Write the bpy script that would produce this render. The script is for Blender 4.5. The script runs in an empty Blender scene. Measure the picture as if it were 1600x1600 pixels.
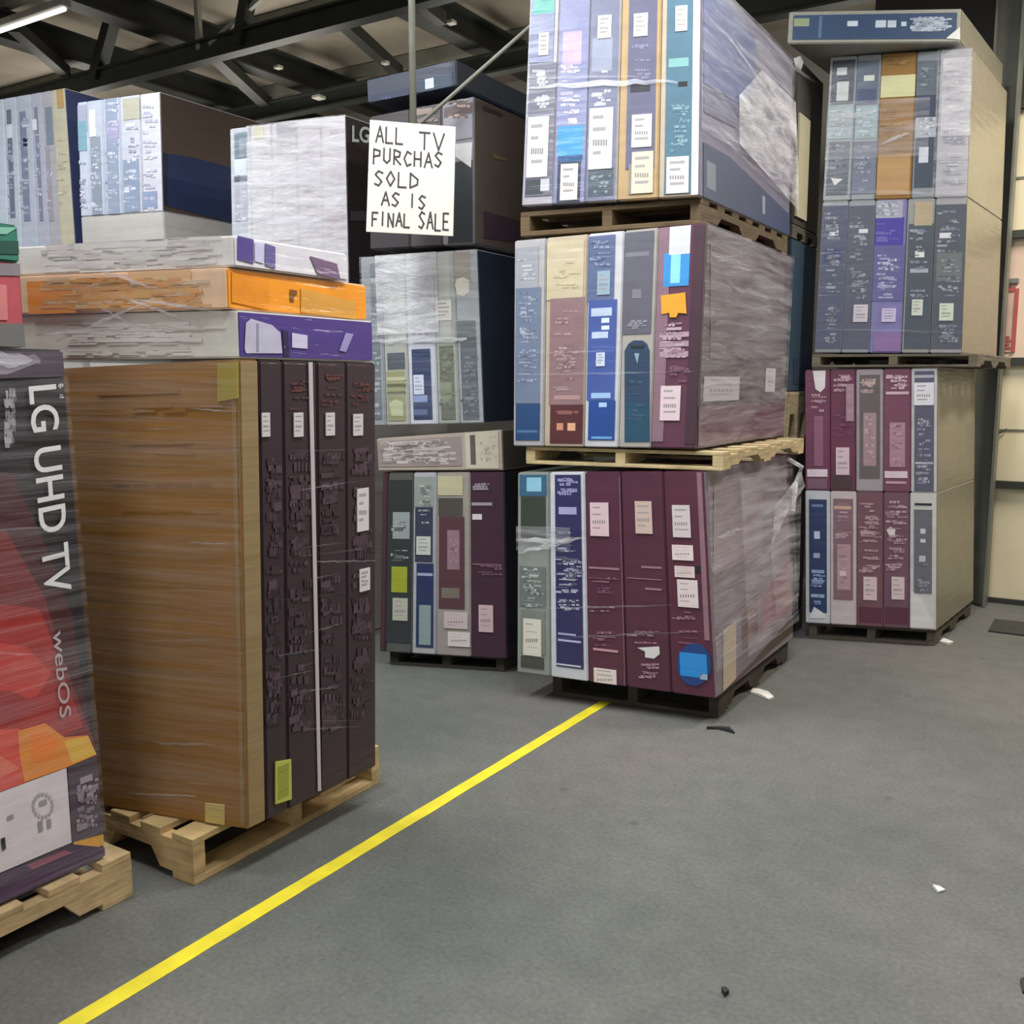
import bpy, bmesh, math, random
from mathutils import Vector, Matrix, noise
SC = bpy.context.scene
COL = SC.collection
rnd = random.Random(7)

# ------------------------------------------------------------------ camera
F, PITCH, CAMH = 1500.0, math.radians(7.6), 1.5
cam_d = bpy.data.cameras.new('camera'); cam = bpy.data.objects.new('camera', cam_d); COL.objects.link(cam)
cam.location = (0, 0, CAMH); cam.rotation_euler = (math.pi/2 - PITCH, 0, 0)
cam_d.sensor_width = 36; cam_d.lens = F/1600*36; cam_d.clip_start = 0.05
SC.camera = cam

# ------------------------------------------------------------------ look
SC.view_settings.view_transform = 'Standard'; SC.view_settings.look = 'None'
SC.view_settings.gamma = 1.0; SC.view_settings.use_curve_mapping = False
SC.view_settings.exposure = 0.0
SC.cycles.max_bounces = 8; SC.cycles.transparent_max_bounces = 16
SC.cycles.use_denoising = True
w = bpy.data.worlds.new('world'); SC.world = w; w.use_nodes = True
w.node_tree.nodes['Background'].inputs[0].default_value = (.8, .88, 1, 1)
w.node_tree.nodes['Background'].inputs[1].default_value = 0.12

YAW = math.radians(-32)
dL = Vector((math.cos(YAW), math.sin(YAW), 0)); dR = Vector((-math.sin(YAW), math.cos(YAW), 0))
def R(u, v, z): return dL*u + dR*v + Vector((0, 0, z))

def area(u, v, z, sx, sy, power, col=(1, .97, .93), aim=None):
    l = bpy.data.lights.new('unseen_light', 'AREA'); l.shape = 'RECTANGLE'; l.size = sx; l.size_y = sy
    l.energy = power; l.color = col
    o = bpy.data.objects.new('unseen_light', l); COL.objects.link(o); o.location = R(u, v, z)
    o.rotation_euler = (0, 0, YAW)
    if aim is not None:
        o.rotation_euler = (aim - o.location).to_track_quat('-Z', 'Y').to_euler()
    return o
COOL = (.93, .97, 1.0); WARM = (1, .95, .86)
def strip(u, v, power, col, up=.3, ln=2.6, z=4.05):
    """unseen strip light shining down, plus an added up-facing light to brighten the roof"""
    area(u, v, z, .4, ln, power, col)
    o = area(u, v, z+.05, .4, ln, power*up, col); o.rotation_euler = (math.pi, 0, -YAW)  # up-light added to lift the roof's brightness
strip(0.6, -3.0, 30, COOL)
strip(-0.9, 2.6, 132, COOL)
strip(2.8, -0.6, 20, COOL)
strip(0.75, 6.0, 150, WARM, .15, 1.2)  # unseen light added close by to brighten the cream wall
strip(-3.0, 1.6, 130, COOL)
strip(-5.2, 2.4, 80, COOL)
# unseen up-lights added low behind the rear loads to brighten the ceiling
for u in (-11.0, -7.6, -4.4):
    strip(u, 7.4, 10, WARM, 3.3, 3.4, 3.5)
strip(-1.9, 8.9, 6, WARM, 2.0, 1.6, 3.5)
strip(-9.5, 4.6, 8, WARM, 3, 2.6, 3.6)
# unseen frontal light added behind the camera to brighten the carton fronts
area(0.2, -4.9, 2.6, 4.0, 3.4, 110, (.95, .98, 1.0), aim=R(-0.6, 3.5, 1.6))

# ------------------------------------------------------------------ pixel <-> world (camera of the photograph)
cp, sp = math.cos(PITCH), math.sin(PITCH)
def ray(px, py):
    x = (px-800)/F; y = -(py-800)/F
    return Vector((x, cp + y*sp, -sp + y*cp))
def onz(px, py, z):
    d = ray(px, py); t = (z-CAMH)/d.z
    return Vector((d.x*t, d.y*t, z))
def above(P, px, py):
    d = ray(px, py); t = (P.x*d.x + P.y*d.y)/(d.x*d.x + d.y*d.y)
    return Vector((d.x*t, d.y*t, CAMH + d.z*t))
def atfwd(px, py, y):
    d = ray(px, py); t = y/d.y
    return Vector((d.x*t, d.y*t, CAMH + d.z*t))
def onV(px, py, V):
    d = ray(px, py); t = V/(d.dot(dR))
    return Vector((d.x*t, d.y*t, CAMH + d.z*t))
def proj(p):
    yc = p.y*cp - (p.z-CAMH)*sp; zc = p.y*sp + (p.z-CAMH)*cp
    return 800 + F*p.x/yc, 800 - F*zc/yc

# ------------------------------------------------------------------ colours and materials
def lin(h):
    if not isinstance(h, str): return h
    h = h.lstrip('#'); c = [int(h[i:i+2], 16)/255 for i in (0, 2, 4)]
    return tuple((x/12.92 if x <= .04045 else ((x+.055)/1.055)**2.4) for x in c) + (1.0,)

def newmat(name):
    m = bpy.data.materials.new(name); m.use_nodes = True
    return m, m.node_tree, m.node_tree.nodes['Principled BSDF']
def nd(t, kind, **kw):
    n = t.nodes.new(kind)
    for k, v in kw.items(): setattr(n, k, v)
    return n
def mat_print(name, rough, coat, bump, var=.12, stretch=(2.5, 2.5, 30)):
    """printed carton: the print colours sit in the mesh, thin film clings to it"""
    m, t, b = newmat(name)
    a = nd(t, 'ShaderNodeAttribute', attribute_name='Col')
    tc = nd(t, 'ShaderNodeTexCoord'); mp = nd(t, 'ShaderNodeMapping'); mp.inputs['Scale'].default_value = stretch
    t.links.new(tc.outputs['Object'], mp.inputs['Vector'])
    n1 = nd(t, 'ShaderNodeTexNoise'); n1.inputs['Scale'].default_value = 1; n1.inputs['Detail'].default_value = 5
    t.links.new(mp.outputs['Vector'], n1.inputs['Vector'])
    n2 = nd(t, 'ShaderNodeTexNoise'); n2.inputs['Scale'].default_value = 14; n2.inputs['Detail'].default_value = 4
    t.links.new(tc.outputs['Object'], n2.inputs['Vector'])
    mx = nd(t, 'ShaderNodeMath', operation='ADD'); t.links.new(n1.outputs['Fac'], mx.inputs[0]); t.links.new(n2.outputs['Fac'], mx.inputs[1])
    mr = nd(t, 'ShaderNodeMapRange'); mr.inputs['From Min'].default_value = .6; mr.inputs['From Max'].default_value = 1.4
    mr.inputs['To Min'].default_value = 1-var; mr.inputs['To Max'].default_value = 1+var
    t.links.new(mx.outputs[0], mr.inputs['Value'])
    mul = nd(t, 'ShaderNodeVectorMath', operation='SCALE')
    t.links.new(a.outputs['Color'], mul.inputs[0]); t.links.new(mr.outputs[0], mul.inputs['Scale'])
    t.links.new(mul.outputs[0], b.inputs['Base Color'])
    b.inputs['Roughness'].default_value = rough
    b.inputs['Coat Weight'].default_value = coat; b.inputs['Coat Roughness'].default_value = .18
    if bump:
        bp = nd(t, 'ShaderNodeBump'); bp.inputs['Strength'].default_value = bump; bp.inputs['Distance'].default_value = .02
        t.links.new(n1.outputs['Fac'], bp.inputs['Height'])
        t.links.new(bp.outputs[0], b.inputs['Coat Normal'])
        if rough > .6: t.links.new(bp.outputs[0], b.inputs['Normal'])
    return m
M_PRINT = mat_print('printed_carton', .5, .35, .5)
M_DULL = mat_print('matt_carton', .6, .06, .3)
M_KRAFT = mat_print('kraft_carton', .75, .12, .3, var=.08, stretch=(.8, .8, 14))
M_PAPER = mat_print('paper_label', .7, 0, 0, var=.05)
M_WOOD = mat_print('pallet_wood', .8, 0, .25, var=.32, stretch=(6, 6, 40))

def mat_film(name, lo, hi, scale, stretch, tint='#e6e4e8'):
    m, t, b = newmat(name)
    out = t.nodes['Material Output']
    tc = nd(t, 'ShaderNodeTexCoord'); mp = nd(t, 'ShaderNodeMapping'); mp.inputs['Scale'].default_value = stretch
    t.links.new(tc.outputs['Object'], mp.inputs['Vector'])
    n = nd(t, 'ShaderNodeTexNoise'); n.inputs['Scale'].default_value = scale; n.inputs['Detail'].default_value = 6; n.inputs['Roughness'].default_value = .65
    n.inputs['Distortion'].default_value = .6
    t.links.new(mp.outputs['Vector'], n.inputs['Vector'])
    mr = nd(t, 'ShaderNodeMapRange'); mr.inputs['From Min'].default_value = .36; mr.inputs['From Max'].default_value = .72
    mr.inputs['To Min'].default_value = lo; mr.inputs['To Max'].default_value = hi
    t.links.new(n.outputs['Fac'], mr.inputs['Value'])
    b.inputs['Base Color'].default_value = lin(tint); b.inputs['Roughness'].default_value = .3
    bp = nd(t, 'ShaderNodeBump'); bp.inputs['Strength'].default_value = .6; bp.inputs['Distance'].default_value = .03
    t.links.new(n.outputs['Fac'], bp.inputs['Height']); t.links.new(bp.outputs[0], b.inputs['Normal'])
    tr = nd(t, 'ShaderNodeBsdfTransparent'); mx = nd(t, 'ShaderNodeMixShader')
    t.links.new(mr.outputs[0], mx.inputs['Fac']); t.links.new(tr.outputs[0], mx.inputs[1]); t.links.new(b.outputs[0], mx.inputs[2])
    t.links.new(mx.outputs[0], out.inputs['Surface'])
    return m
M_FILM = mat_film('stretch_film', .03, .36, 1.0, (2.2, 2.2, 20))
M_FILM_HAZE = mat_film('stretch_film_layered', .15, .8, 1.0, (3, 3, 12), '#f2f0f4')
M_FILM_THIN = mat_film('stretch_film_thin', .0, .14, 1.0, (1.6, 1.6, 34))

def simple(name, hexc, rough=.6, metal=0, nscale=6, var=.15, bump=0, detail=4):
    m, t, b = newmat(name); c = lin(hexc)
    tc = nd(t, 'ShaderNodeTexCoord')
    n = nd(t, 'ShaderNodeTexNoise'); n.inputs['Scale'].default_value = nscale; n.inputs['Detail'].default_value = detail
    t.links.new(tc.outputs['Object'], n.inputs['Vector'])
    r = nd(t, 'ShaderNodeValToRGB')
    r.color_ramp.elements[0].position = .3; r.color_ramp.elements[1].position = .7
    r.color_ramp.elements[0].color = tuple(x*(1-var) for x in c[:3]) + (1,)
    r.color_ramp.elements[1].color = tuple(min(1, x*(1+var)) for x in c[:3]) + (1,)
    t.links.new(n.outputs['Fac'], r.inputs['Fac']); t.links.new(r.outputs['Color'], b.inputs['Base Color'])
    b.inputs['Roughness'].default_value = rough; b.inputs['Metallic'].default_value = metal
    if bump:
        bp = nd(t, 'ShaderNodeBump'); bp.inputs['Strength'].default_value = bump; bp.inputs['Distance'].default_value = .01
        t.links.new(n.outputs['Fac'], bp.inputs['Height']); t.links.new(bp.outputs[0], b.inputs['Normal'])
    return m

def mat_floor():
    m, t, b = newmat('floor_dark_concrete')
    tc = nd(t, 'ShaderNodeTexCoord')
    big = nd(t, 'ShaderNodeTexNoise'); big.inputs['Scale'].default_value = .7; big.inputs['Detail'].default_value = 4
    fine = nd(t, 'ShaderNodeTexNoise'); fine.inputs['Scale'].default_value = 70; fine.inputs['Detail'].default_value = 6
    mid = nd(t, 'ShaderNodeTexNoise'); mid.inputs['Scale'].default_value = 9; mid.inputs['Detail'].default_value = 6
    for n in (big, fine, mid): t.links.new(tc.outputs['Object'], n.inputs['Vector'])
    r = nd(t, 'ShaderNodeValToRGB'); e = r.color_ramp.elements
    e[0].position = .35; e[0].color = lin('#565853'); e[1].position = .66; e[1].color = lin('#6a6560')
    x = r.color_ramp.elements.new(.5); x.color = lin('#60605b')
    t.links.new(big.outputs['Fac'], r.inputs['Fac'])
    s1 = nd(t, 'ShaderNodeMapRange'); s1.inputs['From Min'].default_value = .3; s1.inputs['From Max'].default_value = .7
    s1.inputs['To Min'].default_value = .82; s1.inputs['To Max'].default_value = 1.16
    t.links.new(fine.outputs['Fac'], s1.inputs['Value'])
    s2 = nd(t, 'ShaderNodeMapRange'); s2.inputs['From Min'].default_value = .3; s2.inputs['From Max'].default_value = .7
    s2.inputs['To Min'].default_value = .9; s2.inputs['To Max'].default_value = 1.08
    t.links.new(mid.outputs['Fac'], s2.inputs['Value'])
    ml = nd(t, 'ShaderNodeMath', operation='MULTIPLY'); t.links.new(s1.outputs[0], ml.inputs[0]); t.links.new(s2.outputs[0], ml.inputs[1])
    v = nd(t, 'ShaderNodeTexVoronoi'); v.inputs['Scale'].default_value = 2.6; v.inputs['Randomness'].default_value = 1
    t.links.new(tc.outputs['Object'], v.inputs['Vector'])
    sp_ = nd(t, 'ShaderNodeMapRange'); sp_.inputs['From Min'].default_value = .03; sp_.inputs['From Max'].default_value = .06
    sp_.inputs['To Min'].default_value = .72; sp_.inputs['To Max'].default_value = 1
    t.links.new(v.outputs['Distance'], sp_.inputs['Value'])
    ml2 = nd(t, 'ShaderNodeMath', operation='MULTIPLY'); t.links.new(ml.outputs[0], ml2.inputs[0]); t.links.new(sp_.outputs[0], ml2.inputs[1])
    sc = nd(t, 'ShaderNodeVectorMath', operation='SCALE'); t.links.new(r.outputs['Color'], sc.inputs[0]); t.links.new(ml2.outputs[0], sc.inputs['Scale'])
    t.links.new(sc.outputs[0], b.inputs['Base Color'])
    b.inputs['Roughness'].default_value = .75
    bp = nd(t, 'ShaderNodeBump'); bp.inputs['Strength'].default_value = .25; bp.inputs['Distance'].default_value = .004
    t.links.new(fine.outputs['Fac'], bp.inputs['Height']); t.links.new(bp.outputs[0], b.inputs['Normal'])
    return m

# ------------------------------------------------------------------ object helpers
def frame_of(base, ang): return Matrix.Translation(base) @ Matrix.Rotation(ang, 4, 'Z')
def link(name, bm, mats, frame, parent=None, smooth=False):
    me = bpy.data.meshes.new(name)
    bm.transform(frame.inverted()); bm.normal_update(); bm.to_mesh(me); bm.free()
    for m in (mats if isinstance(mats, (list, tuple)) else [mats]): me.materials.append(m)
    if smooth:
        for p in me.polygons: p.use_smooth = True
    o = bpy.data.objects.new(name, me); COL.objects.link(o)
    if parent is None: o.matrix_world = frame
    else: o.parent = parent
    return o
def empty(name, frame):
    o = bpy.data.objects.new(name, None); COL.objects.link(o); o.empty_display_size = .2; o.matrix_world = frame
    return o
def tag(o, label=None, cat=None, group=None, kind=None):
    if label: o['label'] = label
    if cat: o['category'] = cat
    if group: o['group'] = group
    if kind: o['kind'] = kind
    return o
def newbm():
    bm = bmesh.new(); bm.loops.layers.float_color.new('Col'); return bm
def paint(bm, faces, c):
    L = bm.loops.layers.float_color['Col']; c = lin(c)
    for f in faces:
        for l in f.loops: l[L] = c
def hexa(bm, p, c='#808080', bevel=0):
    """p: eight corners, bottom ring then top ring (front-left, front-right, back-right, back-left)"""
    v = [bm.verts.new(q) for q in p]
    fs = [bm.faces.new([v[i] for i in q]) for q in ((3, 2, 1, 0), (4, 5, 6, 7), (0, 1, 5, 4), (1, 2, 6, 5), (2, 3, 7, 6), (3, 0, 4, 7))]
    paint(bm, fs, c)
    if bevel:
        bmesh.ops.bevel(bm, geom=list({e for f in fs for e in f.edges}), offset=bevel, segments=2, affect='EDGES', profile=.6)
    return fs
def rbox(bm, c, sx, sy, sz, axes=(None, None), col='#808080', bevel=0):
    ax, ay = axes[0] or dL, axes[1] or dR; az = Vector((0, 0, 1))
    pts = []
    for k in (-.5, .5):
        for i, j in ((-.5, -.5), (.5, -.5), (.5, .5), (-.5, .5)):
            pts.append(c + ax*(i*sx) + ay*(j*sy) + az*(k*sz))
    return hexa(bm, pts, col, bevel)
def bar(bm, a, b, wd, dp, c='#808080', up=None, bevel=0):
    d = (b-a).normalized(); up = up or Vector((0, 0, 1))
    if abs(d.dot(up)) > .98: up = dR
    s = d.cross(up).normalized(); u = s.cross(d).normalized()
    p = []
    for q in (a, b):
        p += [q - s*wd/2 - u*dp/2, q + s*wd/2 - u*dp/2, q + s*wd/2 + u*dp/2, q - s*wd/2 + u*dp/2]
    return hexa(bm, p, c, bevel)
def tube(bm, pts, r, c='#808080', n=10):
    rings = []
    for i, p in enumerate(pts):
        a = pts[max(0, i-1)]; b = pts[min(len(pts)-1, i+1)]; d = (b-a).normalized()
        s = d.cross(Vector((0, 0, 1)) if abs(d.z) < .95 else Vector((1, 0, 0))).normalized(); u = s.cross(d)
        rings.append([bm.verts.new(p + (s*math.cos(2*math.pi*k/n) + u*math.sin(2*math.pi*k/n))*r) for k in range(n)])
    fs = []
    for A, B in zip(rings, rings[1:]):
        for k in range(n): fs.append(bm.faces.new((A[k], A[(k+1) % n], B[(k+1) % n], B[k])))
    fs.append(bm.faces.new(rings[0][::-1])); fs.append(bm.faces.new(rings[-1]))
    paint(bm, fs, c); return fs

# ------------------------------------------------------------------ a pallet load: one slightly leaning block
class Load:
    def __init__(s, c8):
        s.c = c8
        s.ang = math.atan2((c8[1]-c8[0]).y, (c8[1]-c8[0]).x)
    def P(s, u, v, w):
        c = s.c
        def bl(a, b, d, e): return a*((1-u)*(1-v)) + b*(u*(1-v)) + d*(u*v) + e*((1-u)*v)
        return bl(c[0], c[1], c[2], c[3])*(1-w) + bl(c[4], c[5], c[6], c[7])*w
    def G(s, face):
        return (lambda a, b: s.P(a, 0, b)) if face == 'F' else (lambda a, b: s.P(1, a, b))
    def inv(s, face, px, py):
        g = s.G(face); a = b = .5
        for _ in range(25):
            x0, y0 = proj(g(a, b)); h = 1e-3
            xa, ya = proj(g(a+h, b)); xb, yb = proj(g(a, b+h))
            j = ((xa-x0)/h, (xb-x0)/h, (ya-y0)/h, (yb-y0)/h); det = j[0]*j[3] - j[1]*j[2]
            ex, ey = px-x0, py-y0
            a += max(-.4, min(.4, (j[3]*ex - j[1]*ey)/det)); b += max(-.4, min(.4, (-j[2]*ex + j[0]*ey)/det))
        return a, b
    def nrm(s, face):
        if face == 'F': n = (s.c[1]-s.c[0]).cross(s.c[4]-s.c[0])
        else: n = (s.c[2]-s.c[1]).cross(s.c[5]-s.c[1])
        return n.normalized()
def mkload(P0, P1, depth, t0, t1, vd=None, top=None):
    """P0,P1: front bottom corners in the place; t0,t1: photo pixels of the front top corners"""
    vd = vd or dR; D = vd*depth
    if top is None: Q0, Q1 = above(P0, *t0), above(P1, *t1)
    else: Q0, Q1 = P0 + Vector((0, 0, top-P0.z)), P1 + Vector((0, 0, top-P1.z))
    nn = (P1-P0).cross(Q1-P0)
    if top is None:
        d0 = ray(*t0); Q0 = Vector((0, 0, CAMH)) + d0*((P0-Vector((0, 0, CAMH))).dot(nn)/d0.dot(nn))
    print('load', [tuple(round(x, 2) for x in q) for q in (P0, P1, Q0, Q1)], 'D', tuple(round(x, 2) for x in D))
    return Load([P0, P1, P1+D, P0+D, Q0, Q1, Q1+D, Q0+D])

CLIP = [None]
def prism(bm, load, face, ab, lo, hi, c):
    """thin printed area / sticker on a face, ab = polygon in face coordinates"""
    g, n = load.G(face), load.nrm(face)
    if CLIP[0]: ab = inset(ab, CLIP[0])
    area_ = sum(ab[i][0]*ab[(i+1) % len(ab)][1] - ab[(i+1) % len(ab)][0]*ab[i][1] for i in range(len(ab)))
    if area_ < 0: ab = ab[::-1]
    A = [bm.verts.new(g(*q) + n*lo) for q in ab]; B = [bm.verts.new(g(*q) + n*hi) for q in ab]
    fs = [bm.faces.new(B)]
    k = len(ab)
    for i in range(k): fs.append(bm.faces.new((A[i], A[(i+1) % k], B[(i+1) % k], B[i])))
    paint(bm, fs, c); return fs
def rect_ab(load, face, x0, y0, x1, y1):
    a0, b1 = load.inv(face, x0, y0); a1, b0 = load.inv(face, x1, y1)
    return [(a0, b0), (a1, b0), (a1, b1), (a0, b1)]
def poly_ab(load, face, pts): return [load.inv(face, *p) for p in pts]
def inset(ab, cell):
    lo = (cell[0], cell[2]); hi = (cell[1], cell[3])
    return [(min(max(a, lo[0]), hi[0]), min(max(b, lo[1]), hi[1])) for a, b in ab]

def body(load, cell, col, name='tv_carton', mat=None, gap=.0018, side=None, top=None, bevel=.005):
    u0, u1, v0, v1, w0, w1 = cell
    L = [(load.c[1]-load.c[0]).length, (load.c[3]-load.c[0]).length, (load.c[4]-load.c[0]).length]
    gu, gv, gw = gap/L[0], gap/L[1], gap/L[2]
    u0 += gu; u1 -= gu; v0 += gv; v1 -= gv; w1 -= gw*.5
    p = [load.P(u, v, w_) for w_ in (w0, w1) for u, v in ((u0, v0), (u1, v0), (u1, v1), (u0, v1))]
    bm = newbm(); fs = hexa(bm, p, col)
    if side: paint(bm, [fs[3]], side)
    if top: paint(bm, [fs[1]], top)
    bmesh.ops.bevel(bm, geom=list(bm.edges), offset=bevel, segments=2, affect='EDGES')
    base = (p[0]+p[1]+p[2]+p[3])/4
    fr = frame_of(base, load.ang)
    o = link(name, bm, mat or M_PRINT, fr)
    return o, fr

def marks(bm, load, face, rect, n, cols, seed, off=(.0012, .0022), cell=None, hmin=1.6, hmax=4.2):
    """rows of small print (too small to read in the photo)"""
    r = random.Random(seed); x0, y0, x1, y1 = rect
    L_ = [lin(c) for c in cols]; av = tuple(sum(c[k] for c in L_)/len(L_) for k in range(4))
    cols = [tuple(c[k]*.6+av[k]*.4 for k in range(4)) for c in L_]
    n = int(n*1.5)
    for i in range(n):
        wd = (x1-x0)*r.uniform(.25, .8); ht = r.uniform(hmin, hmax)
        xa = x0 + (x1-x0-wd)*r.random(); ya = y0 + (y1-y0-ht)*r.random()
        nb = r.choice((1, 2, 3, 4, 5))
        for k in range(nb):
            xs = xa + wd*k/nb; xe = xa + wd*(k+.75)/nb
            prism(bm, load, face, rect_ab(load, face, xs, ya, xe, ya+ht), off[0], off[1]+.0001*(i % 5), r.choice(cols))

def slabel(load, face, rect, fr, parent, col='#d8d2cc', seed=0, name='shipping_label', rows=4, off=.0042):
    """white paper label with a bar code and small print"""
    bm = newbm(); x0, y0, x1, y1 = rect; r = random.Random(seed*17+3)
    prism(bm, load, face, rect_ab(load, face, *rect), .0005, off, col)
    W, H = x1-x0, y1-y0
    for i in range(rows):
        yy = y0 + H*(.12 + .8*i/rows)
        if i == rows//2:
            for k in range(6):
                xx = x0 + W*(.15+.7*k/6); prism(bm, load, face, rect_ab(load, face, xx, yy, xx+W*.06, yy+H*.1), off, off+.0005, '#8a8486')
        else:
            prism(bm, load, face, rect_ab(load, face, x0+W*.15, yy, x0+W*r.uniform(.5, .88), yy+H*.045), off, off+.0005, '#a39c9c')
    return link(name, bm, M_PAPER, fr, parent)

SEED = [0]
def carton(load, cell, face, spec, label, group, mat=None):
    """spec: col, side, rects[(x0,y0,x1,y1,hex)], polys, text[(rect,n,cols)], labels[(rect,hex)], stickers"""
    SEED[0] += 1; sd = SEED[0]
    o, fr = body(load, cell, spec['col'], mat=mat or spec.get('mat'), side=spec.get('side'), top=spec.get('top'))
    tag(o, label, 'carton', group)
    e = .004; fc = (cell[0], cell[1], cell[4], cell[5]) if face == 'F' else (cell[2], cell[3], cell[4], cell[5])
    CLIP[0] = (fc[0]+e, fc[1]-e, fc[2]+e, fc[3]-e)
    if any(k in spec for k in ('rects', 'polys', 'text')):
        bm = newbm(); i = 0
        for r in spec.get('rects', []):
            prism(bm, load, face, rect_ab(load, face, *r[:4]), 0.0002, .001+.00015*i, r[4]); i += 1
        for pts, c in spec.get('polys', []):
            prism(bm, load, face, poly_ab(load, face, pts), 0.0002, .001+.00015*i, c); i += 1
        off = .001+.00015*i
        for j, (r, n, cols) in enumerate(spec.get('text', [])):
            marks(bm, load, face, r, n, cols, sd*13+j, (off-.0003, off+.0002))
        link('printed_panel', bm, mat or spec.get('mat') or M_PRINT, fr, o)
    for j, l in enumerate(spec.get('labels', [])):
        slabel(load, face, l[:4], fr, o, l[4] if len(l) > 4 else '#d9d3cd', sd+j)
    for nm, pts, c, marks_, lab in spec.get('stickers', []):
        bm = newbm(); prism(bm, load, face, poly_ab(load, face, pts), .0005, .005, c)
        for q in marks_: prism(bm, load, face, rect_ab(load, face, *q[:4]), .005, .0056, q[4])
        s = link(nm, bm, M_PAPER, fr, o); s['label'] = lab
    sp = spec.get('sidepanel'); CLIP[0] = (cell[2]+e, cell[3]-e, cell[4]+e, cell[5]-e)
    if sp:
        bm = newbm(); i = 0
        for it in sp:
            if isinstance(it[0], list): ab = poly_ab(load, 'R', it[0]); c = it[1]
            else: ab = rect_ab(load, 'R', *it[:4]); c = it[4]
            ab = [(min(max(a, cell[2]+.005), cell[3]-.005), min(max(b, cell[4]+.005), cell[5]-.005)) for a, b in ab]
            prism(bm, load, 'R', ab, .0002, .001+.00015*i, c); i += 1
        link('printed_panel', bm, mat or spec.get('mat') or M_PRINT, fr, o)
    for j, l in enumerate(spec.get('sidelabels', [])):
        slabel(load, 'R', l[:4], fr, o, l[4], sd+40+j)
    CLIP[0] = None
    return o

ORD = ['first', 'second', 'third', 'fourth', 'fifth', 'sixth', 'seventh']
def columns(load, ysplit, bounds, w0, w1, specs, place, group, depth=1.0):
    us = [load.inv('F', b, ysplit)[0] for b in bounds]
    us[0] = 0.0; us[-1] = 1.0
    out = []
    for i, sp in enumerate(specs):
        lab = '%s, %s from left, %s' % (sp['d'], ORD[i], place)
        assert len(lab.replace('-', ' ').split()) <= 17, lab
        out.append(carton(load, (us[i], us[i+1], 0, depth, w0, w1), 'F', sp, lab, group))
    return out

# ------------------------------------------------------------------ wooden pallet
def pallet(load, z0, z1, label, u=(0, 1), v=(0, 1), along='v', group='wooden pallets', col='#b39b72', nboards=7, front_block=False):
    """u,v extents relative to the load's footprint; stringers run along v (their ends face the front) or along u"""
    c = load.c
    def q(a, b, z):
        p = c[0]*((1-a)*(1-b)) + c[1]*(a*(1-b)) + c[2]*(a*b) + c[3]*((1-a)*b)
        return Vector((p.x, p.y, z))
    def g(s, t, z):   # s along stringer, t across
        if along == 'v': return q(u[0] + (u[1]-u[0])*t, v[0] + (v[1]-v[0])*s, z)
        return q(u[0] + (u[1]-u[0])*s, v[1] + (v[0]-v[1])*t, z)
    base = (g(0, 0, z0)+g(1, 1, z0))/2
    fr = frame_of(base, load.ang); root = empty('wooden_pallet', fr); tag(root, label, 'pallet', group)
    H = z1-z0; tb = min(.022, H*.2)
    W = (g(0, 1, 0)-g(0, 0, 0)).length; Ln = (g(1, 0, 0)-g(0, 0, 0)).length
    def board(name, s0, s1, t0, t1, za, zb, cc):
        bm = newbm(); hexa(bm, [g(a, b, z) for z in (za, zb) for a, b in ((s0, t0), (s0, t1), (s1, t1), (s1, t0))], cc, .003)
        bmesh.ops.recalc_face_normals(bm, faces=bm.faces)
        return link(name, bm, M_WOOD, fr, root)
    def shade():
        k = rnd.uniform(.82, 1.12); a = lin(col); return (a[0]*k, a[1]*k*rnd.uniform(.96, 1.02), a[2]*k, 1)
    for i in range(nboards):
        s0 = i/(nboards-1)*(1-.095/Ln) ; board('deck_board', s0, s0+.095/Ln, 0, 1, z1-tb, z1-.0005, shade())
    for i in range(3):
        t0 = i/2*(1-.045/W)
        cc = shade(); zb = z0+tb; zt = z1-tb
        # stringer with two notches cut from below
        bm = newbm(); ht = zb + (zt-zb)*.55
        prof = [(0, zb), (.16, zb), (.2, ht), (.38, ht), (.42, zb), (.58, zb), (.62, ht), (.8, ht), (.84, zb), (1, zb), (1, zt), (0, zt)]
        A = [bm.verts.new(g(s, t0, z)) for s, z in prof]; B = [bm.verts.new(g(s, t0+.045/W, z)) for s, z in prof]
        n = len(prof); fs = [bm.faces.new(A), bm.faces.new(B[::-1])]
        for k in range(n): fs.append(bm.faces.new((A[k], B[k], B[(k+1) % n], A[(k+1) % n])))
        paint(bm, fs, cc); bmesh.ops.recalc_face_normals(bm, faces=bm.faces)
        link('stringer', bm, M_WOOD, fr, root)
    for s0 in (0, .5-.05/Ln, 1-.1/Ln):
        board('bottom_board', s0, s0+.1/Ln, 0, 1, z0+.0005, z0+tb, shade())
    return root

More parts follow.
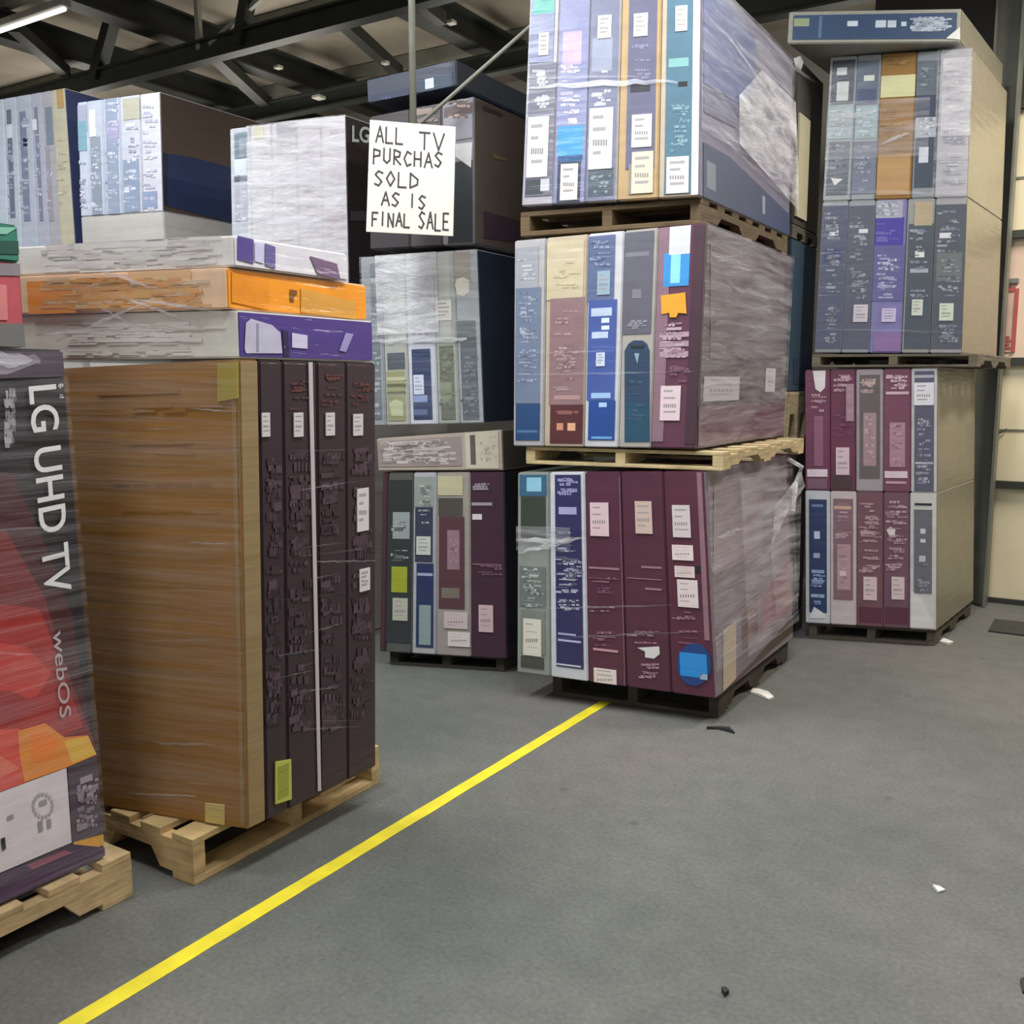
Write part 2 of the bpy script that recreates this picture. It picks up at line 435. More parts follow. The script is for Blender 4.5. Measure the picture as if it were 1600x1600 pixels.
# ------------------------------------------------------------------ stretch film
def wrap(load, label, sheets=(), strands=(), ropes=(), polys=()):
    """clear film: sheets (face, a0,b0,a1,b1, material index), thin strands in photo pixels, rolled ropes"""
    bm = newbm(); r = random.Random(len(label))
    for (face, a0, b0, a1, b1, mi, off) in sheets:
        g, n = load.G(face), load.nrm(face); nx, ny = 24, 24; grid = []
        for j in range(ny+1):
            row = []
            for i in range(nx+1):
                a = a0+(a1-a0)*i/nx; b = b0+(b1-b0)*j/ny; p = g(a, b)
                d = noise.noise(Vector((p.x*4, p.y*4, p.z*16)))
                row.append(bm.verts.new(p + n*(off + .004*(d+.6))))
            grid.append(row)
        for j in range(ny):
            for i in range(nx):
                f = bm.faces.new((grid[j][i], grid[j][i+1], grid[j+1][i+1], grid[j+1][i])); f.material_index = mi; f.smooth = True
    for (face, pts, mi, off) in polys:
        g, n = load.G(face), load.nrm(face)
        f = bm.faces.new([bm.verts.new(g(*load.inv(face, *p)) + n*(off + r.uniform(0, .004))) for p in pts]); f.material_index = mi
    for (face, x0, y0, x1, y1, th, mi) in strands:
        g, n = load.G(face), load.nrm(face); N = 14; up = []; dn = []
        sag = r.uniform(-.3, .3)*th
        for i in range(N+1):
            k = i/N; x = x0+(x1-x0)*k; y = y0+(y1-y0)*k + sag*math.sin(k*math.pi) + r.uniform(-.25, .25)*th
            hw = th*(.25+.75*math.sin(max(.05, min(.95, k))*math.pi))*.5
            up.append(bm.verts.new(g(*load.inv(face, x, y-hw)) + n*(.0085+.002*r.random()))); dn.append(bm.verts.new(g(*load.inv(face, x, y+hw)) + n*.0085))
        for i in range(N):
            f = bm.faces.new((dn[i], dn[i+1], up[i+1], up[i])); f.material_index = mi; f.smooth = True
    for pts, rad in ropes:
        for f in tube(bm, pts, rad, n=6): f.material_index = 1
    base = (load.c[0]+load.c[2])/2
    o = link('stretch_wrap', bm, [M_FILM, M_FILM_HAZE, M_FILM_THIN], frame_of(base, load.ang))
    return tag(o, label, 'plastic wrap', 'stretch wrap on pallets')

def text_mesh(s, size, bold=0.0):
    c = bpy.data.curves.new('lettering', 'FONT'); c.body = s; c.size = size; c.offset = bold; c.resolution_u = 4
    o = bpy.data.objects.new('lettering', c); COL.objects.link(o)
    bpy.context.view_layer.update()
    me = bpy.data.meshes.new_from_object(o.evaluated_get(bpy.context.evaluated_depsgraph_get()))
    bpy.data.objects.remove(o); return me
def face_text(load, face, s, orig, along, up, fr, parent, colr, bold=0, off=.006, name='lettering'):
    """flat lettering mapped on a face; orig/along/up are photo pixels: baseline start, baseline end, cap height at start"""
    me = text_mesh(s, 1.0, bold); xs = [v.co.x for v in me.vertices]; ys = [v.co.y for v in me.vertices]
    wd = max(xs)-min(xs); ht = max(ys)-min(ys); x0, y0 = min(xs), min(ys)
    A = Vector(load.inv(face, *orig)); B = Vector(load.inv(face, *along)); C = Vector(load.inv(face, *up))
    g, n = load.G(face), load.nrm(face); bm = newbm(); bm.from_mesh(me)
    for v in bm.verts:
        q = A + (B-A)*((v.co.x-x0)/wd) + (C-A)*((v.co.y-y0)/ht); v.co = g(q.x, q.y) + n*off
    if not bm.loops.layers.float_color.get('Col'): bm.loops.layers.float_color.new('Col')
    paint(bm, bm.faces, colr)
    bmesh.ops.recalc_face_normals(bm, faces=bm.faces)
    return link(name, bm, M_PAPER, fr, parent)

# ================================================================== the building
ID = frame_of(Vector((0, 0, 0)), YAW)
def slab(name, u0, u1, v0, v1, z0, z1, m, kind='structure'):
    bm = newbm(); rbox(bm, R((u0+u1)/2, (v0+v1)/2, (z0+z1)/2), u1-u0, v1-v0, z1-z0)
    return tag(link(name, bm, m, ID), kind=kind)
CEIL = 5.0
M_FLOOR = mat_floor()
M_ROOF = simple('roof_insulation', '#958c7e', .9, nscale=1.3, var=.25)
M_PANEL = simple('cream_insulated_panel', '#dfd2b0', .75, nscale=1.6, var=.1, bump=.2)
M_PANELP = simple('pinkish_insulated_panel', '#d8bda8', .75, nscale=1.6, var=.1, bump=.2)
M_DARKWALL = simple('dark_sheet_metal', '#2a2824', .6, nscale=2, var=.2)
M_GREYWALL = simple('grey_wall', '#8d8a82', .8, nscale=1.5, var=.1)
M_STEEL = simple('dark_painted_steel', '#292b26', .5, nscale=5, var=.25)
M_STEELL = simple('grey_green_steel', '#6a6b60', .5, nscale=5, var=.2)
M_GALV = simple('pale_galvanised_pipe', '#8e8c80', .45, nscale=8, var=.15)
slab('floor', -13.1, 4.6, -5.3, 10.1, -.12, 0, M_FLOOR)
slab('ceiling', -13.1, 4.6, -5.3, 10.1, CEIL, CEIL+.1, M_ROOF)
VW = 7.3
slab('wall_back', -13.1, -1.5, 10.0, 10.12, 0, CEIL, M_GREYWALL)
slab('wall_inner', -1.6, -1.5, VW, 10.0, 0, CEIL, M_DARKWALL)
slab('wall_left', -13.1, -13.0, -5.3, 10.0, 0, CEIL, M_GREYWALL)
slab('wall_right', 4.5, 4.6, -5.3, VW, 0, CEIL, M_GREYWALL)
slab('wall_front', -13.0, 4.5, -5.3, -5.2, 0, CEIL, M_GREYWALL)
zg = [onV(1575, y, VW).z for y in (935, 757, 565, 368, 168)]
# cream wall of insulated bays between dark girts
for i, (a, b, m) in enumerate(((0, zg[1], M_PANEL), (zg[1], zg[2], M_PANEL), (zg[2], zg[3], M_PANELP), (zg[3], zg[4], M_PANEL))):
    slab('wall_end_%d' % (i+1), -1.5, 4.5, VW, VW+.1, a, b, m)
slab('wall_upper', -1.5, 4.5, VW, VW+.1, zg[4], CEIL, M_DARKWALL)
for i, z in enumerate(zg[1:]):
    slab('trim_%d' % (i+1), -1.5, 4.5, VW-.05, VW, z-.025, z+.025, M_STEEL)
slab('baseboard_back', -1.5, 4.5, VW-.03, VW, 0, .035, M_STEEL)
# thin panel seam
slab('trim_5', -1.5, 4.5, VW-.006, VW, onV(1575, 280, VW).z-.008, onV(1575, 280, VW).z+.008, M_STEELL)
slab('trim_6', -1.5, 4.5, VW-.006, VW, onV(1575, 672, VW).z-.006, onV(1575, 672, VW).z+.006, M_STEELL)
# steel wall column
pc = onV(1523, 900, VW-.14); uc = pc.dot(dL)
bm = newbm()
rbox(bm, R(uc-.075, VW-.14, CEIL/2), .012, .17, CEIL-.01); rbox(bm, R(uc+.075, VW-.14, CEIL/2), .016, .17, CEIL-.01); rbox(bm, R(uc, VW-.13, CEIL/2), .14, .012, CEIL-.01)
tag(link('pillar_steel', bm, M_STEELL, ID), kind='structure')

# roof steel: truss along the rows, joists across
def steel(name, segs, m=M_STEEL):
    bm = newbm()
    for a, b, wd, dp in segs: bar(bm, a, b, wd, dp)
    return tag(link(name, bm, m, ID), kind='structure')
def hbeam(bm_name, a, b, h=.2, w_=.12):
    return steel(bm_name, [(a+Vector((0, 0, h/2)), b+Vector((0, 0, h/2)), w_, .02), (a-Vector((0, 0, h/2)), b-Vector((0, 0, h/2)), w_, .02), (a, b, .014, h)])
V1 = onz(300, 86, 4.4).dot(dR); V2 = min(9.8, onz(430, 172, 4.4).dot(dR))
hbeam('beam_chord', R(-12.9, V1, 4.4), R(4.4, V1, 4.4), .16, .12)
hbeam('beam_chord', R(-12.9, V2, 4.4), R(-1.6, V2, 4.4), .16, .12)
for px, py in ((435, 105), (705, 35), (60, 60)):
    u = onz(px, py, 4.72).dot(dL)
    j = hbeam('beam_joist', R(u, -5.1, 4.72), R(u, 9.9, 4.72), .24, .2)
    q = onz(px, py, 4.6)
for (x0, y0, x1, y1, wd) in ((515, 15, 622, 112, .1), (318, 70, 425, 170, .12), (20, 40, 102, 112, .1), (575, -60, 690, 30, .09)):
    steel('beam_brace', [(onz(x0, y0, 4.5), onz(x1, y1, 4.5), wd, .1)])
M_BOLT = simple('pale_bolt_plate', '#a9a79c', .5)
for (px, py, s, z) in ((435, 105, .07, 4.6), (533, 28, .06, 4.44), (602, 98, .06, 4.44), (705, 35, .07, 4.6), (498, 152, .1, 4.31)):
    c = onz(px, py, z); bm = newbm(); rbox(bm, c, s, s, .03, bevel=.006)
    tag(link('trim_bolt_plate', bm, M_BOLT, ID), kind='structure')
for (x0, y0, x1, y1, wd, m) in ((312, 78, 306, -40, .045, M_GALV), (328, 70, 420, -14, .035, M_GALV), (150, 122, 182, 8, .11, M_STEEL), (375, 70, 392, -30, .1, M_STEEL), (0, -10, 70, 80, .05, M_GALV)):
    steel('beam_web', [(onV(x0, y0, V1), onV(x1, y1, V1), wd, wd)], m)

for v in (.6, 2.2, 3.8, 5.4, 7.0, 8.6):
    if abs(v-V1) > .2: steel('beam_purlin', [(R(-12.9, v, 4.93), R(4.4, v, 4.93), .07, .12)], M_STEELL)
# fluorescent strip lamp hung under the roof
a = onz(104, 17, 4.3); root = empty('strip_lamp', frame_of(a - dL*1.2, YAW)); tag(root, 'bright fluorescent strip lamp hanging under the roof steel', 'lamp')
fr = frame_of(a - dL*1.2, YAW)
bm = newbm(); rbox(bm, a - dL*1.2 + Vector((0, 0, .06)), 2.4, .09, .05, bevel=.01); link('housing', bm, M_GALV, fr, root)
m, t, b = newmat('lamp_tube'); b.inputs['Emission Color'].default_value = (1, .97, .9, 1); b.inputs['Emission Strength'].default_value = 1.6
bm = newbm(); tube(bm, [a - dL*2.38 + Vector((0, 0, .018)), a - dL*.02 + Vector((0, 0, .018))], .017); link('tube', bm, m, fr, root, smooth=True)
bm = newbm()
for k in (.3, 2.1): tube(bm, [a - dL*k + Vector((0, 0, .085)), a - dL*k + Vector((0, 0, CEIL-4.3))], .006, n=6)
link('hanger', bm, M_GALV, fr, root)

# yellow tape line
A = onz(113, 1600, 0); B = onz(944, 1098, 0); d = (B-A).normalized(); s = Vector((d.y, -d.x, 0))
A2 = A - d*1.6; B2 = B + d*.1; bm = newbm(); N = 60; rr = random.Random(3)
Lv, Rv = [], []
for i in range(N+1):
    q = A2.lerp(B2, i/N); Lv.append(q - s*(.027+rr.uniform(-.0012, .0012))); Rv.append(q + s*(.027+rr.uniform(-.0012, .0012)))
for i in range(N):
    hexa(bm, [Lv[i]+Vector((0, 0, z)) if k in (0,) else p + Vector((0, 0, z)) for z in (.0004, .0018) for k, p in enumerate((Lv[i], Rv[i], Rv[i+1], Lv[i+1]))])
bmesh.ops.remove_doubles(bm, verts=bm.verts, dist=1e-5)
M_TAPE = simple('yellow_floor_tape', '#e0cf30', .5, nscale=9, var=.14)
tag(link('floor_tape', bm, M_TAPE, frame_of(A.lerp(B, .5), math.atan2(d.y, d.x))), 'long straight yellow tape line across the dark floor', 'floor tape')

# ================================================================== central stack
CB = mkload(onz(807, 1050, .13), onz(1119, 1092, .13), 1.2, (808, 738), (1101, 736))
CM = mkload(above(CB.c[4], 801, 697), above(CB.c[5], 1087, 701), 1.26, (803, 376), (1103, 348))
CT = mkload(above(CM.c[4], 814, 322), above(CM.c[5], 1092, 306), 1.3, (828, -25), (1096, -50))
pallet(CB, 0, .1285, 'shade-coloured wooden pallet on the floor under the bottom central load', u=(.13, .97), v=(.1, 1), col='#3f372c')  # wood darkened to stand for the shadow beneath the load
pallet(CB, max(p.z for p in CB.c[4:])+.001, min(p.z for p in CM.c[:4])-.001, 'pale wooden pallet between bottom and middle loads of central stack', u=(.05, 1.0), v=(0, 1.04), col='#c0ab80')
pallet(CM, max(p.z for p in CM.c[4:])+.001, min(p.z for p in CT.c[:4])-.001, 'shadowed wooden pallet between middle and top loads of central stack', u=(.02, .98), v=(.03, 1.02), col='#5e4c33')  # shadow under the top load is mixed into the wood colour
LT_ = ['#c9ccd6', '#a9aec2', '#dedfe4']
DK = ['#33323c', '#2a2c33']
GW = 'tall cartons on top central pallet'
columns(CT, 200, [824, 868, 917, 966, 1030, 1093], 0, 1, [
 dict(d='grey television carton with teal corner', col='#a9a5ae', rects=[(831, -12, 864, 96, '#747a98'), (835, -14, 866, 20, '#3f9a8c'), (828, 100, 862, 305, '#6a6878'), (822, 281, 848, 303, '#3c4147'), (845, 280, 858, 298, '#bdbdc2')],
      text=[((832, 100, 860, 180), 9, LT_)], labels=[(843, 52, 857, 86), (826, 184, 855, 276)]),
 dict(d='lilac-grey carton with blue block', col='#aca7b3', rects=[(873, -12, 913, 315, '#7d80a4'), (880, 50, 908, 100, '#b09bb4'), (872, 198, 910, 246, '#3d8fc0'), (872, 244, 910, 252, '#27507f'), (872, 254, 906, 318, '#2f3a4c')],
      text=[((876, 100, 910, 195), 16, ['#c6c2d4', '#9a8fb2', '#d9d5dd'])], labels=[(877, 257, 902, 312)]),
 dict(d='slate carton with two white labels', col='#b1aaa4', rects=[(922, -12, 960, 312, '#71748c'), (926, 60, 956, 110, '#8f94a8'), (920, 264, 958, 306, '#4b5660')],
      text=[((924, 110, 958, 168), 8, LT_), ((922, 268, 956, 302), 6, ['#8fa0a8', '#39434b'])], labels=[(935, 25, 955, 59), (922, 170, 956, 263)]),
 dict(d='dark violet-grey carton in kraft edging', col='#b3966c', rects=[(984, -12, 1022, 262, '#605f78'), (985, 132, 1016, 143, '#2b2933'), (983, 256, 1020, 302, '#8a8178')],
      text=[((986, 60, 1020, 130), 6, ['#8a88a2', '#75738f'])], labels=[(991, 22, 1012, 56), (988, 180, 1018, 229), (988, 238, 1020, 301, '#d9ccb4')]),
 dict(d='teal-grey carton with pale corner edge', col='#b9a892', side='#6c687c', rects=[(1043, -12, 1083, 302, '#4c6e80'), (1084, -30, 1092, 304, '#d6d3d2'), (1045, 92, 1076, 103, '#7aaaa8'), (1060, 128, 1074, 135, '#15151a')],
      text=[((1046, 150, 1080, 240), 14, ['#6f94a0', '#86a9b0', '#3c5a68'])], labels=[(1056, 10, 1074, 48), (1042, 246, 1076, 301)],
      sidepanel=[([(1100, -40), (1180, 60), (1180, 130), (1160, 165), (1100, 130)], '#4f5a84'), ([(1100, 135), (1160, 165), (1150, 200), (1100, 175)], '#46496a'), ([(1099, 222), (1140, 245), (1252, 345), (1252, 400), (1099, 312)], '#2f3d5c'), ([(1104, 250), (1118, 258), (1118, 300), (1104, 292)], '#6c7684'), ([(1191, 305), (1195, 308), (1195, 335), (1191, 333)], '#8a90a0')]),
], 'top central pallet', GW)
wrap(CT, 'clear stretch wrap around the top load of the central stack', sheets=[('R', 0, .3, 1, 1, 0, .006)],
     polys=[('R', [(1150, 150), (1185, 110), (1238, 160), (1243, 260), (1243, 330), (1190, 270), (1150, 225)], 1, .014)],
     strands=[('F', 826, 137, 1060, 129, 9, 1), ('F', 828, 122, 1000, 120, 4, 0), ('R', 1105, 30, 1236, 150, 9, 0), ('R', 1120, 210, 1240, 320, 7, 0), ('R', 1105, 190, 1238, 280, 5, 0), ('R', 1130, 50, 1240, 200, 6, 1)])
columns(CM, 550, [801, 851, 915, 970, 1022, 1088], 0, 1, [  # paler top bands have the film's reflection put into the print
 dict(d='grey-blue carton with navy base', col='#a9a5a6', rects=[(806, 388, 841, 450, '#9a9aa2'), (806, 451, 843, 630, '#6c7890'), (806, 631, 843, 688, '#26456f'), (808, 672, 840, 676, '#4a6f9a')], text=[((807, 400, 840, 440), 5, ['#c3c3c6', '#86868e']), ((808, 455, 842, 600), 26, ['#aeb4c0', '#4c566c', '#8f98ac'])]),
 dict(d='cream carton with maroon-brown spine', col='#b5a590', rects=[(855, 379, 911, 466, '#c3b697'), (860, 467, 910, 632, '#8a6d70'), (860, 633, 910, 693, '#54292c'), (870, 661, 880, 672, '#c98a6a'), (887, 661, 899, 673, '#e0ac86'), (866, 618, 906, 624, '#b08a86')],
      text=[((864, 400, 908, 460), 6, ['#cfc5a6', '#b3a684']), ((864, 475, 908, 610), 18, ['#a88a8a', '#755457', '#b39a98']), ((866, 640, 906, 656), 3, ['#8a5a56'])]),
 dict(d='royal blue carton with white edging', col='#c6c5c8', rects=[(920, 370, 959, 470, '#5a668a'), (920, 470, 960, 625, '#43589b'), (920, 626, 960, 688, '#20478c'), (924, 482, 956, 493, '#b9c6dd'), (940, 497, 952, 504, '#d5dff0'), (940, 509, 952, 515, '#d5dff0'), (925, 519, 950, 528, '#c0cde3'), (924, 614, 954, 622, '#9fc0e8'), (936, 629, 948, 636, '#a8c6ea'), (924, 682, 956, 686, '#6f9fd0')],
      text=[((922, 375, 957, 420), 8, ['#8f9ab4', '#49557a'])], labels=[(934, 424, 953, 460, '#93a8b8'), (932, 551, 945, 572, '#c9d5e8')]),
 dict(d='charcoal carton above teal arched panel', col='#a8a29a', rects=[(976, 364, 1017, 521, '#615f6b'), (978, 395, 1014, 399, '#7d7a86'), (980, 674, 1010, 678, '#3f8a8f')], polys=[([(976, 690), (976, 548), (982, 537), (990, 532), (1004, 532), (1011, 537), (1015, 548), (1015, 690)], '#2b415c'), ([(977, 690), (977, 630), (1014, 630), (1014, 690)], '#1f4b62'), ([(984, 539), (1008, 539), (1006, 545), (987, 545)], '#16202e'), ([(988, 452), (1002, 452), (1002, 466), (988, 466)], '#7d7b86'), ([(991, 552), (999, 552), (996, 568)], '#8fa8bc')],
      text=[((978, 500, 1014, 520), 4, ['#8a8892']), ((980, 590, 1012, 660), 6, ['#3f5a70', '#35506a'])]),
 dict(d='maroon carton with cyan and orange stickers', col='#5e3246', side='#54474c', rects=[(1026, 356, 1036, 690, '#8a6a78'), (1038, 396, 1076, 446, '#3b8fd0'), (1049, 396, 1062, 442, '#8fd6ea'), (1047, 352, 1078, 396, '#d4d4d8'), (1031, 520, 1078, 526, '#b294a4'), (1031, 534, 1078, 541, '#a98b9b'), (1031, 550, 1078, 557, '#b294a4'), (1084, 352, 1100, 694, '#432836')],
      text=[((1030, 500, 1078, 560), 14, ['#c4a9b6', '#8a6274']), ((1046, 570, 1080, 598), 6, ['#7f5468'])], labels=[(1033, 603, 1062, 657, '#dcc6cb')],
      stickers=[('sticker', [(1033, 462), (1071, 457), (1073, 490), (1060, 489), (1057, 496), (1047, 496), (1046, 489), (1034, 491)], '#e2a02c', [], 'orange sticker')],
      sidepanel=[([(1090, 635), (1150, 632), (1240, 628), (1240, 700), (1090, 700)], '#57263e'), ([(1110, 380), (1225, 420), (1225, 560), (1110, 560)], '#665a5e')], sidelabels=[(1100, 588, 1153, 625, '#b3aaad'), (1197, 575, 1209, 612, '#b9b0b2')]),
], 'middle central pallet', 'tall cartons on middle central pallet')
wrap(CM, 'clear stretch wrap around the middle load of the central stack', sheets=[('R', 0, 0, 1, 1, 0, .007)],
     strands=[('F', 806, 585, 1085, 580, 3, 0), ('F', 806, 552, 960, 548, 3, 0), ('R', 1110, 440, 1225, 470, 7, 0), ('R', 1110, 400, 1225, 440, 9, 0), ('R', 1115, 500, 1230, 520, 5, 0)])
MAR = ['#8a5a6c', '#3a1b2a', '#a87f8c']
columns(CB, 900, [807, 859, 916, 974, 1042, 1117], 0, 1, [
 dict(d='dark green-grey carton under white film', col='#8d928c', rects=[(812, 742, 854, 775, '#3b6380'), (823, 746, 846, 768, '#8fc4d8'), (814, 776, 853, 842, '#3b4339'), (812, 884, 853, 950, '#6f7672'), (814, 952, 852, 1024, '#7c817a'), (814, 1024, 850, 1046, '#494940')],
      text=[((815, 886, 852, 950), 22, ['#c4cac8', '#2f3634', '#9aa29f'])], labels=[(818, 966, 846, 1026, '#d8d2c2')]),
 dict(d='indigo carton with thick white edging', col='#c8cad0', rects=[(867, 742, 912, 1046, '#322e5a'), (873, 792, 901, 804, '#a9a6cf'), (872, 988, 900, 994, '#a9a6cf'), (872, 998, 908, 1005, '#b5b2d5'), (870, 1036, 908, 1043, '#d0d0d8')],
      text=[((870, 746, 908, 775), 9, ['#8a86b5', '#a5a2c8']), ((868, 830, 912, 955), 30, ['#a5a3bc', '#c4c3d2', '#1f1c3c'])]),
 dict(d='maroon carton with one upright white label', col='#55293d', rects=[(920, 885, 968, 891, '#9f7683'), (920, 902, 968, 906, '#8a5f6d'), (927, 1012, 966, 1020, '#c592a0'), (972, 745, 976, 1080, '#7d5a64')],
      text=[((922, 900, 966, 960), 7, MAR), ((926, 985, 966, 1012), 6, MAR)], labels=[(922, 785, 952, 838, '#dcbfc4'), (928, 1043, 964, 1076, '#e2d2ca')]),
 dict(d='maroon carton with torn top label', col='#52283a', rects=[(1002, 884, 1034, 889, '#9a7480'), (980, 902, 1034, 907, '#8f6874'), (1008, 918, 1034, 923, '#9a7480')], polys=[([(996, 1012), (1030, 1010), (1031, 1022), (1022, 1029), (1008, 1027), (1008, 1018)], '#d8d2ce')],
      text=[((996, 1034, 1032, 1062), 9, ['#b78f9c', '#9a7080']), ((980, 985, 1034, 1008), 5, MAR)], labels=[(992, 783, 1020, 834, '#cdb4a9')]),
 dict(d='maroon carton with blue sticker and four labels', col='#562639', side='#80707a', rects=[(1085, 884, 1103, 896, '#241a20'), (1096, 738, 1101, 1000, '#8f6a76'), (1060, 1002, 1090, 1008, '#7a4a5c')],
      text=[((1048, 955, 1100, 1000), 6, MAR)], labels=[(1050, 789, 1080, 840, '#d3c6c8'), (1050, 851, 1084, 876, '#e5d3cf'), (1054, 884, 1086, 903, '#dfcbc8'), (1058, 905, 1092, 950, '#e0cfce')],
      stickers=[('sticker', [(1085+27*math.cos(k*math.pi/12), 1038+33*math.sin(k*math.pi/12)) for k in range(24)], '#1d3f78', [(1062, 1018, 1106, 1060, '#2c8ad2'), (1066, 1030, 1102, 1034, '#1f6fb2'), (1066, 1043, 1102, 1047, '#1f6fb2'), (1094, 1052, 1106, 1062, '#9fb6c8')], 'round blue sticker')],
      sidepanel=[([(1130, 985), (1150, 970), (1150, 1060), (1130, 1085)], '#b9a58e'), ([(1160, 960), (1185, 930), (1185, 990), (1160, 1015)], '#6a3a32'), ([(1190, 930), (1240, 870), (1240, 950), (1190, 990)], '#8a3f4c'), ([(1115, 760), (1190, 745), (1190, 860), (1115, 900)], '#94828c'), ([(1125, 1090), (1180, 1030), (1240, 962), (1240, 985), (1130, 1110)], '#4c3a2e')]),
], 'bottom central pallet', 'tall cartons on bottom central pallet')
gR, nR = CB.G('R'), CB.nrm('R')
wrap(CB, 'loose cloudy stretch wrap around the bottom load of the central stack', sheets=[('R', 0, .12, 1, 1, 0, .008), ('R', .3, .1, 1, .95, 0, .03), ('F', 0, .62, .3, .74, 0, .007)],
     polys=[('R', [(1195, 790), (1238, 738), (1243, 760), (1215, 800), (1190, 850)], 1, .05), ('R', [(1190, 850), (1240, 760), (1236, 930), (1200, 960)], 0, .04)],
     strands=[('F', 808, 843, 905, 842, 9, 1), ('F', 812, 862, 915, 838, 7, 1), ('F', 812, 1000, 1100, 985, 3, 0), ('F', 815, 950, 1050, 945, 3, 0), ('R', 1118, 838, 1155, 825, 8, 1)],
     ropes=[([gR(.93, .98)+nR*.03, gR(.97, .93)+nR*.09, gR(.99, .85)+nR*.05, gR(.95, .7)+nR*.04], .012)])

# ================================================================== right stack by the cream wall
v53 = Vector((math.cos(math.radians(53)), math.sin(math.radians(53)), 0))
RB = mkload(onz(1258, 973, .1), onz(1464, 985, .1), .95, (1257, 578), (1466, 574), v53)
RT = mkload(above(RB.c[4], 1272, 551), above(RB.c[5], 1503, 552), .95, (1297, 89), (1520, 75), v53)
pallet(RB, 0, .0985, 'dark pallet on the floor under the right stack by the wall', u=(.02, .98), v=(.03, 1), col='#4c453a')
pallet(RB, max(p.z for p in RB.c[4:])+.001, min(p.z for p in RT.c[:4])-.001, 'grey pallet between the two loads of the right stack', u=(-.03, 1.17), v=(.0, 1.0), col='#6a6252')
ws = RB.inv('F', 1360, 768)[1]
bnd = [1259, 1297, 1338, 1380, 1421, 1464]
PK = ['#b5909c', '#c9aab4', '#8f6272']
columns(RB, 880, bnd, 0, ws, [
 dict(d='navy carton with white edging', col='#c9c8cc', rects=[(1264, 780, 1292, 958, '#22345f'), (1272, 830, 1281, 842, '#c3d0e6'), (1271, 864, 1281, 872, '#9fb0d0'), (1268, 788, 1286, 792, '#6f84b0'), (1268, 890, 1288, 896, '#8fa0c4'), (1268, 905, 1288, 910, '#8fa0c4'), (1268, 928, 1288, 934, '#a0b0d0')], polys=[([(1266, 962), (1272, 948), (1290, 960), (1290, 966), (1266, 966)], '#d8d8dc')], text=[((1266, 880, 1290, 945), 8, ['#7186b4', '#a9b8d6'])]),
 dict(d='dusty pink carton with pale base', col='#cabcbd', rects=[(1302, 779, 1333, 938, '#866470'), (1308, 850, 1329, 922, '#b894a0'), (1303, 790, 1330, 796, '#d0a690'), (1312, 892, 1322, 900, '#e0c4c8')], text=[((1304, 785, 1332, 845), 10, PK), ((1309, 852, 1328, 920), 8, ['#d0b0b8', '#94707c'])]),
 dict(d='faded maroon carton with tall white label', col='#78505c', rects=[(1342, 948, 1378, 974, '#5d2c42')], text=[((1342, 780, 1378, 895), 26, PK)], labels=[(1349, 901, 1370, 938, '#dcc4c4')]),
 dict(d='faded maroon carton with white dot and label', col='#735060', rects=[(1383, 948, 1419, 976, '#5d2c42')], polys=[([(1385, 828), (1391, 823), (1399, 827), (1398, 836), (1390, 838)], '#e0d6d8')], text=[((1383, 780, 1419, 895), 26, PK)], labels=[(1393, 901, 1413, 937, '#dcc6c6')]),
 dict(d='grey carton with torn white bottom', col='#cfccc8', side='#7b7460', rects=[(1428, 796, 1456, 928, '#6c6c74'), (1429, 786, 1456, 790, '#26262c'), (1438, 826, 1446, 834, '#d5d5da'), (1438, 842, 1446, 848, '#d5d5da'), (1436, 868, 1446, 878, '#c5c5cc')], polys=[([(1423, 922), (1440, 936), (1458, 972), (1458, 982), (1423, 980)], '#dedbd8')], text=[((1430, 880, 1455, 925), 10, ['#a5a5ae', '#4c4c55'])]),
], 'right floor pallet lower layer', 'lower layer of cartons on right floor pallet')
columns(RB, 650, [1258, 1297, 1337, 1380, 1423, 1466], ws, 1, [
 dict(d='plum carton with white band at base', col='#6e3450', rects=[(1272, 650, 1286, 728, '#8d5a74'), (1261, 733, 1293, 745, '#e6d2da'), (1262, 748, 1292, 764, '#76586a')], polys=[([(1270, 579), (1290, 579), (1289, 606), (1282, 613), (1274, 608)], '#e3dada')], text=[((1264, 615, 1292, 645), 6, PK)]),
 dict(d='plum carton with white label at base', col='#6a3049', rects=[(1300, 744, 1332, 764, '#4a3038')], text=[((1302, 585, 1334, 620), 10, PK), ((1302, 640, 1334, 690), 6, ['#8a4a66', '#5a2840'])], labels=[(1306, 699, 1327, 742, '#dcc0cc'), (1322, 600, 1334, 658, '#a98694')]),
 dict(d='grey-brown carton with pale edging', col='#a59aa0', rects=[(1343, 586, 1375, 748, '#685e5c'), (1349, 645, 1369, 728, '#a98a94')], text=[((1344, 588, 1374, 615), 8, ['#c9b0a8', '#a08a86']), ((1351, 650, 1368, 725), 10, ['#cbb4bc', '#86707a'])]),
 dict(d='rose carton with pink band at base', col='#7a475c', rects=[(1384, 612, 1420, 616, '#d5b5c0'), (1390, 660, 1414, 730, '#b08595'), (1382, 736, 1418, 747, '#e2cbd2'), (1384, 752, 1416, 756, '#c0a0aa')], text=[((1384, 585, 1420, 610), 8, ['#d5b9c0', '#a47c8a']), ((1390, 660, 1414, 728), 10, ['#c9a4b2', '#8f6072'])]),
 dict(d='slate carton with square white label', col='#c9c4c6', side='#7b7460', rects=[(1429, 580, 1459, 768, '#5d5d70'), (1429, 586, 1459, 590, '#b0b0b8'), (1430, 722, 1458, 725, '#c5c5cc')], text=[((1431, 650, 1457, 765), 22, ['#9a9aa8', '#c3c3cc', '#44445a'])], labels=[(1428, 598, 1459, 633, '#e4e0e8')]),
], 'right floor pallet upper layer', 'upper layer of cartons on right floor pallet')
wt = RT.inv('F', 1395, 311)[1]
GY = ['#a5a8b0', '#7c8090', '#30343f']
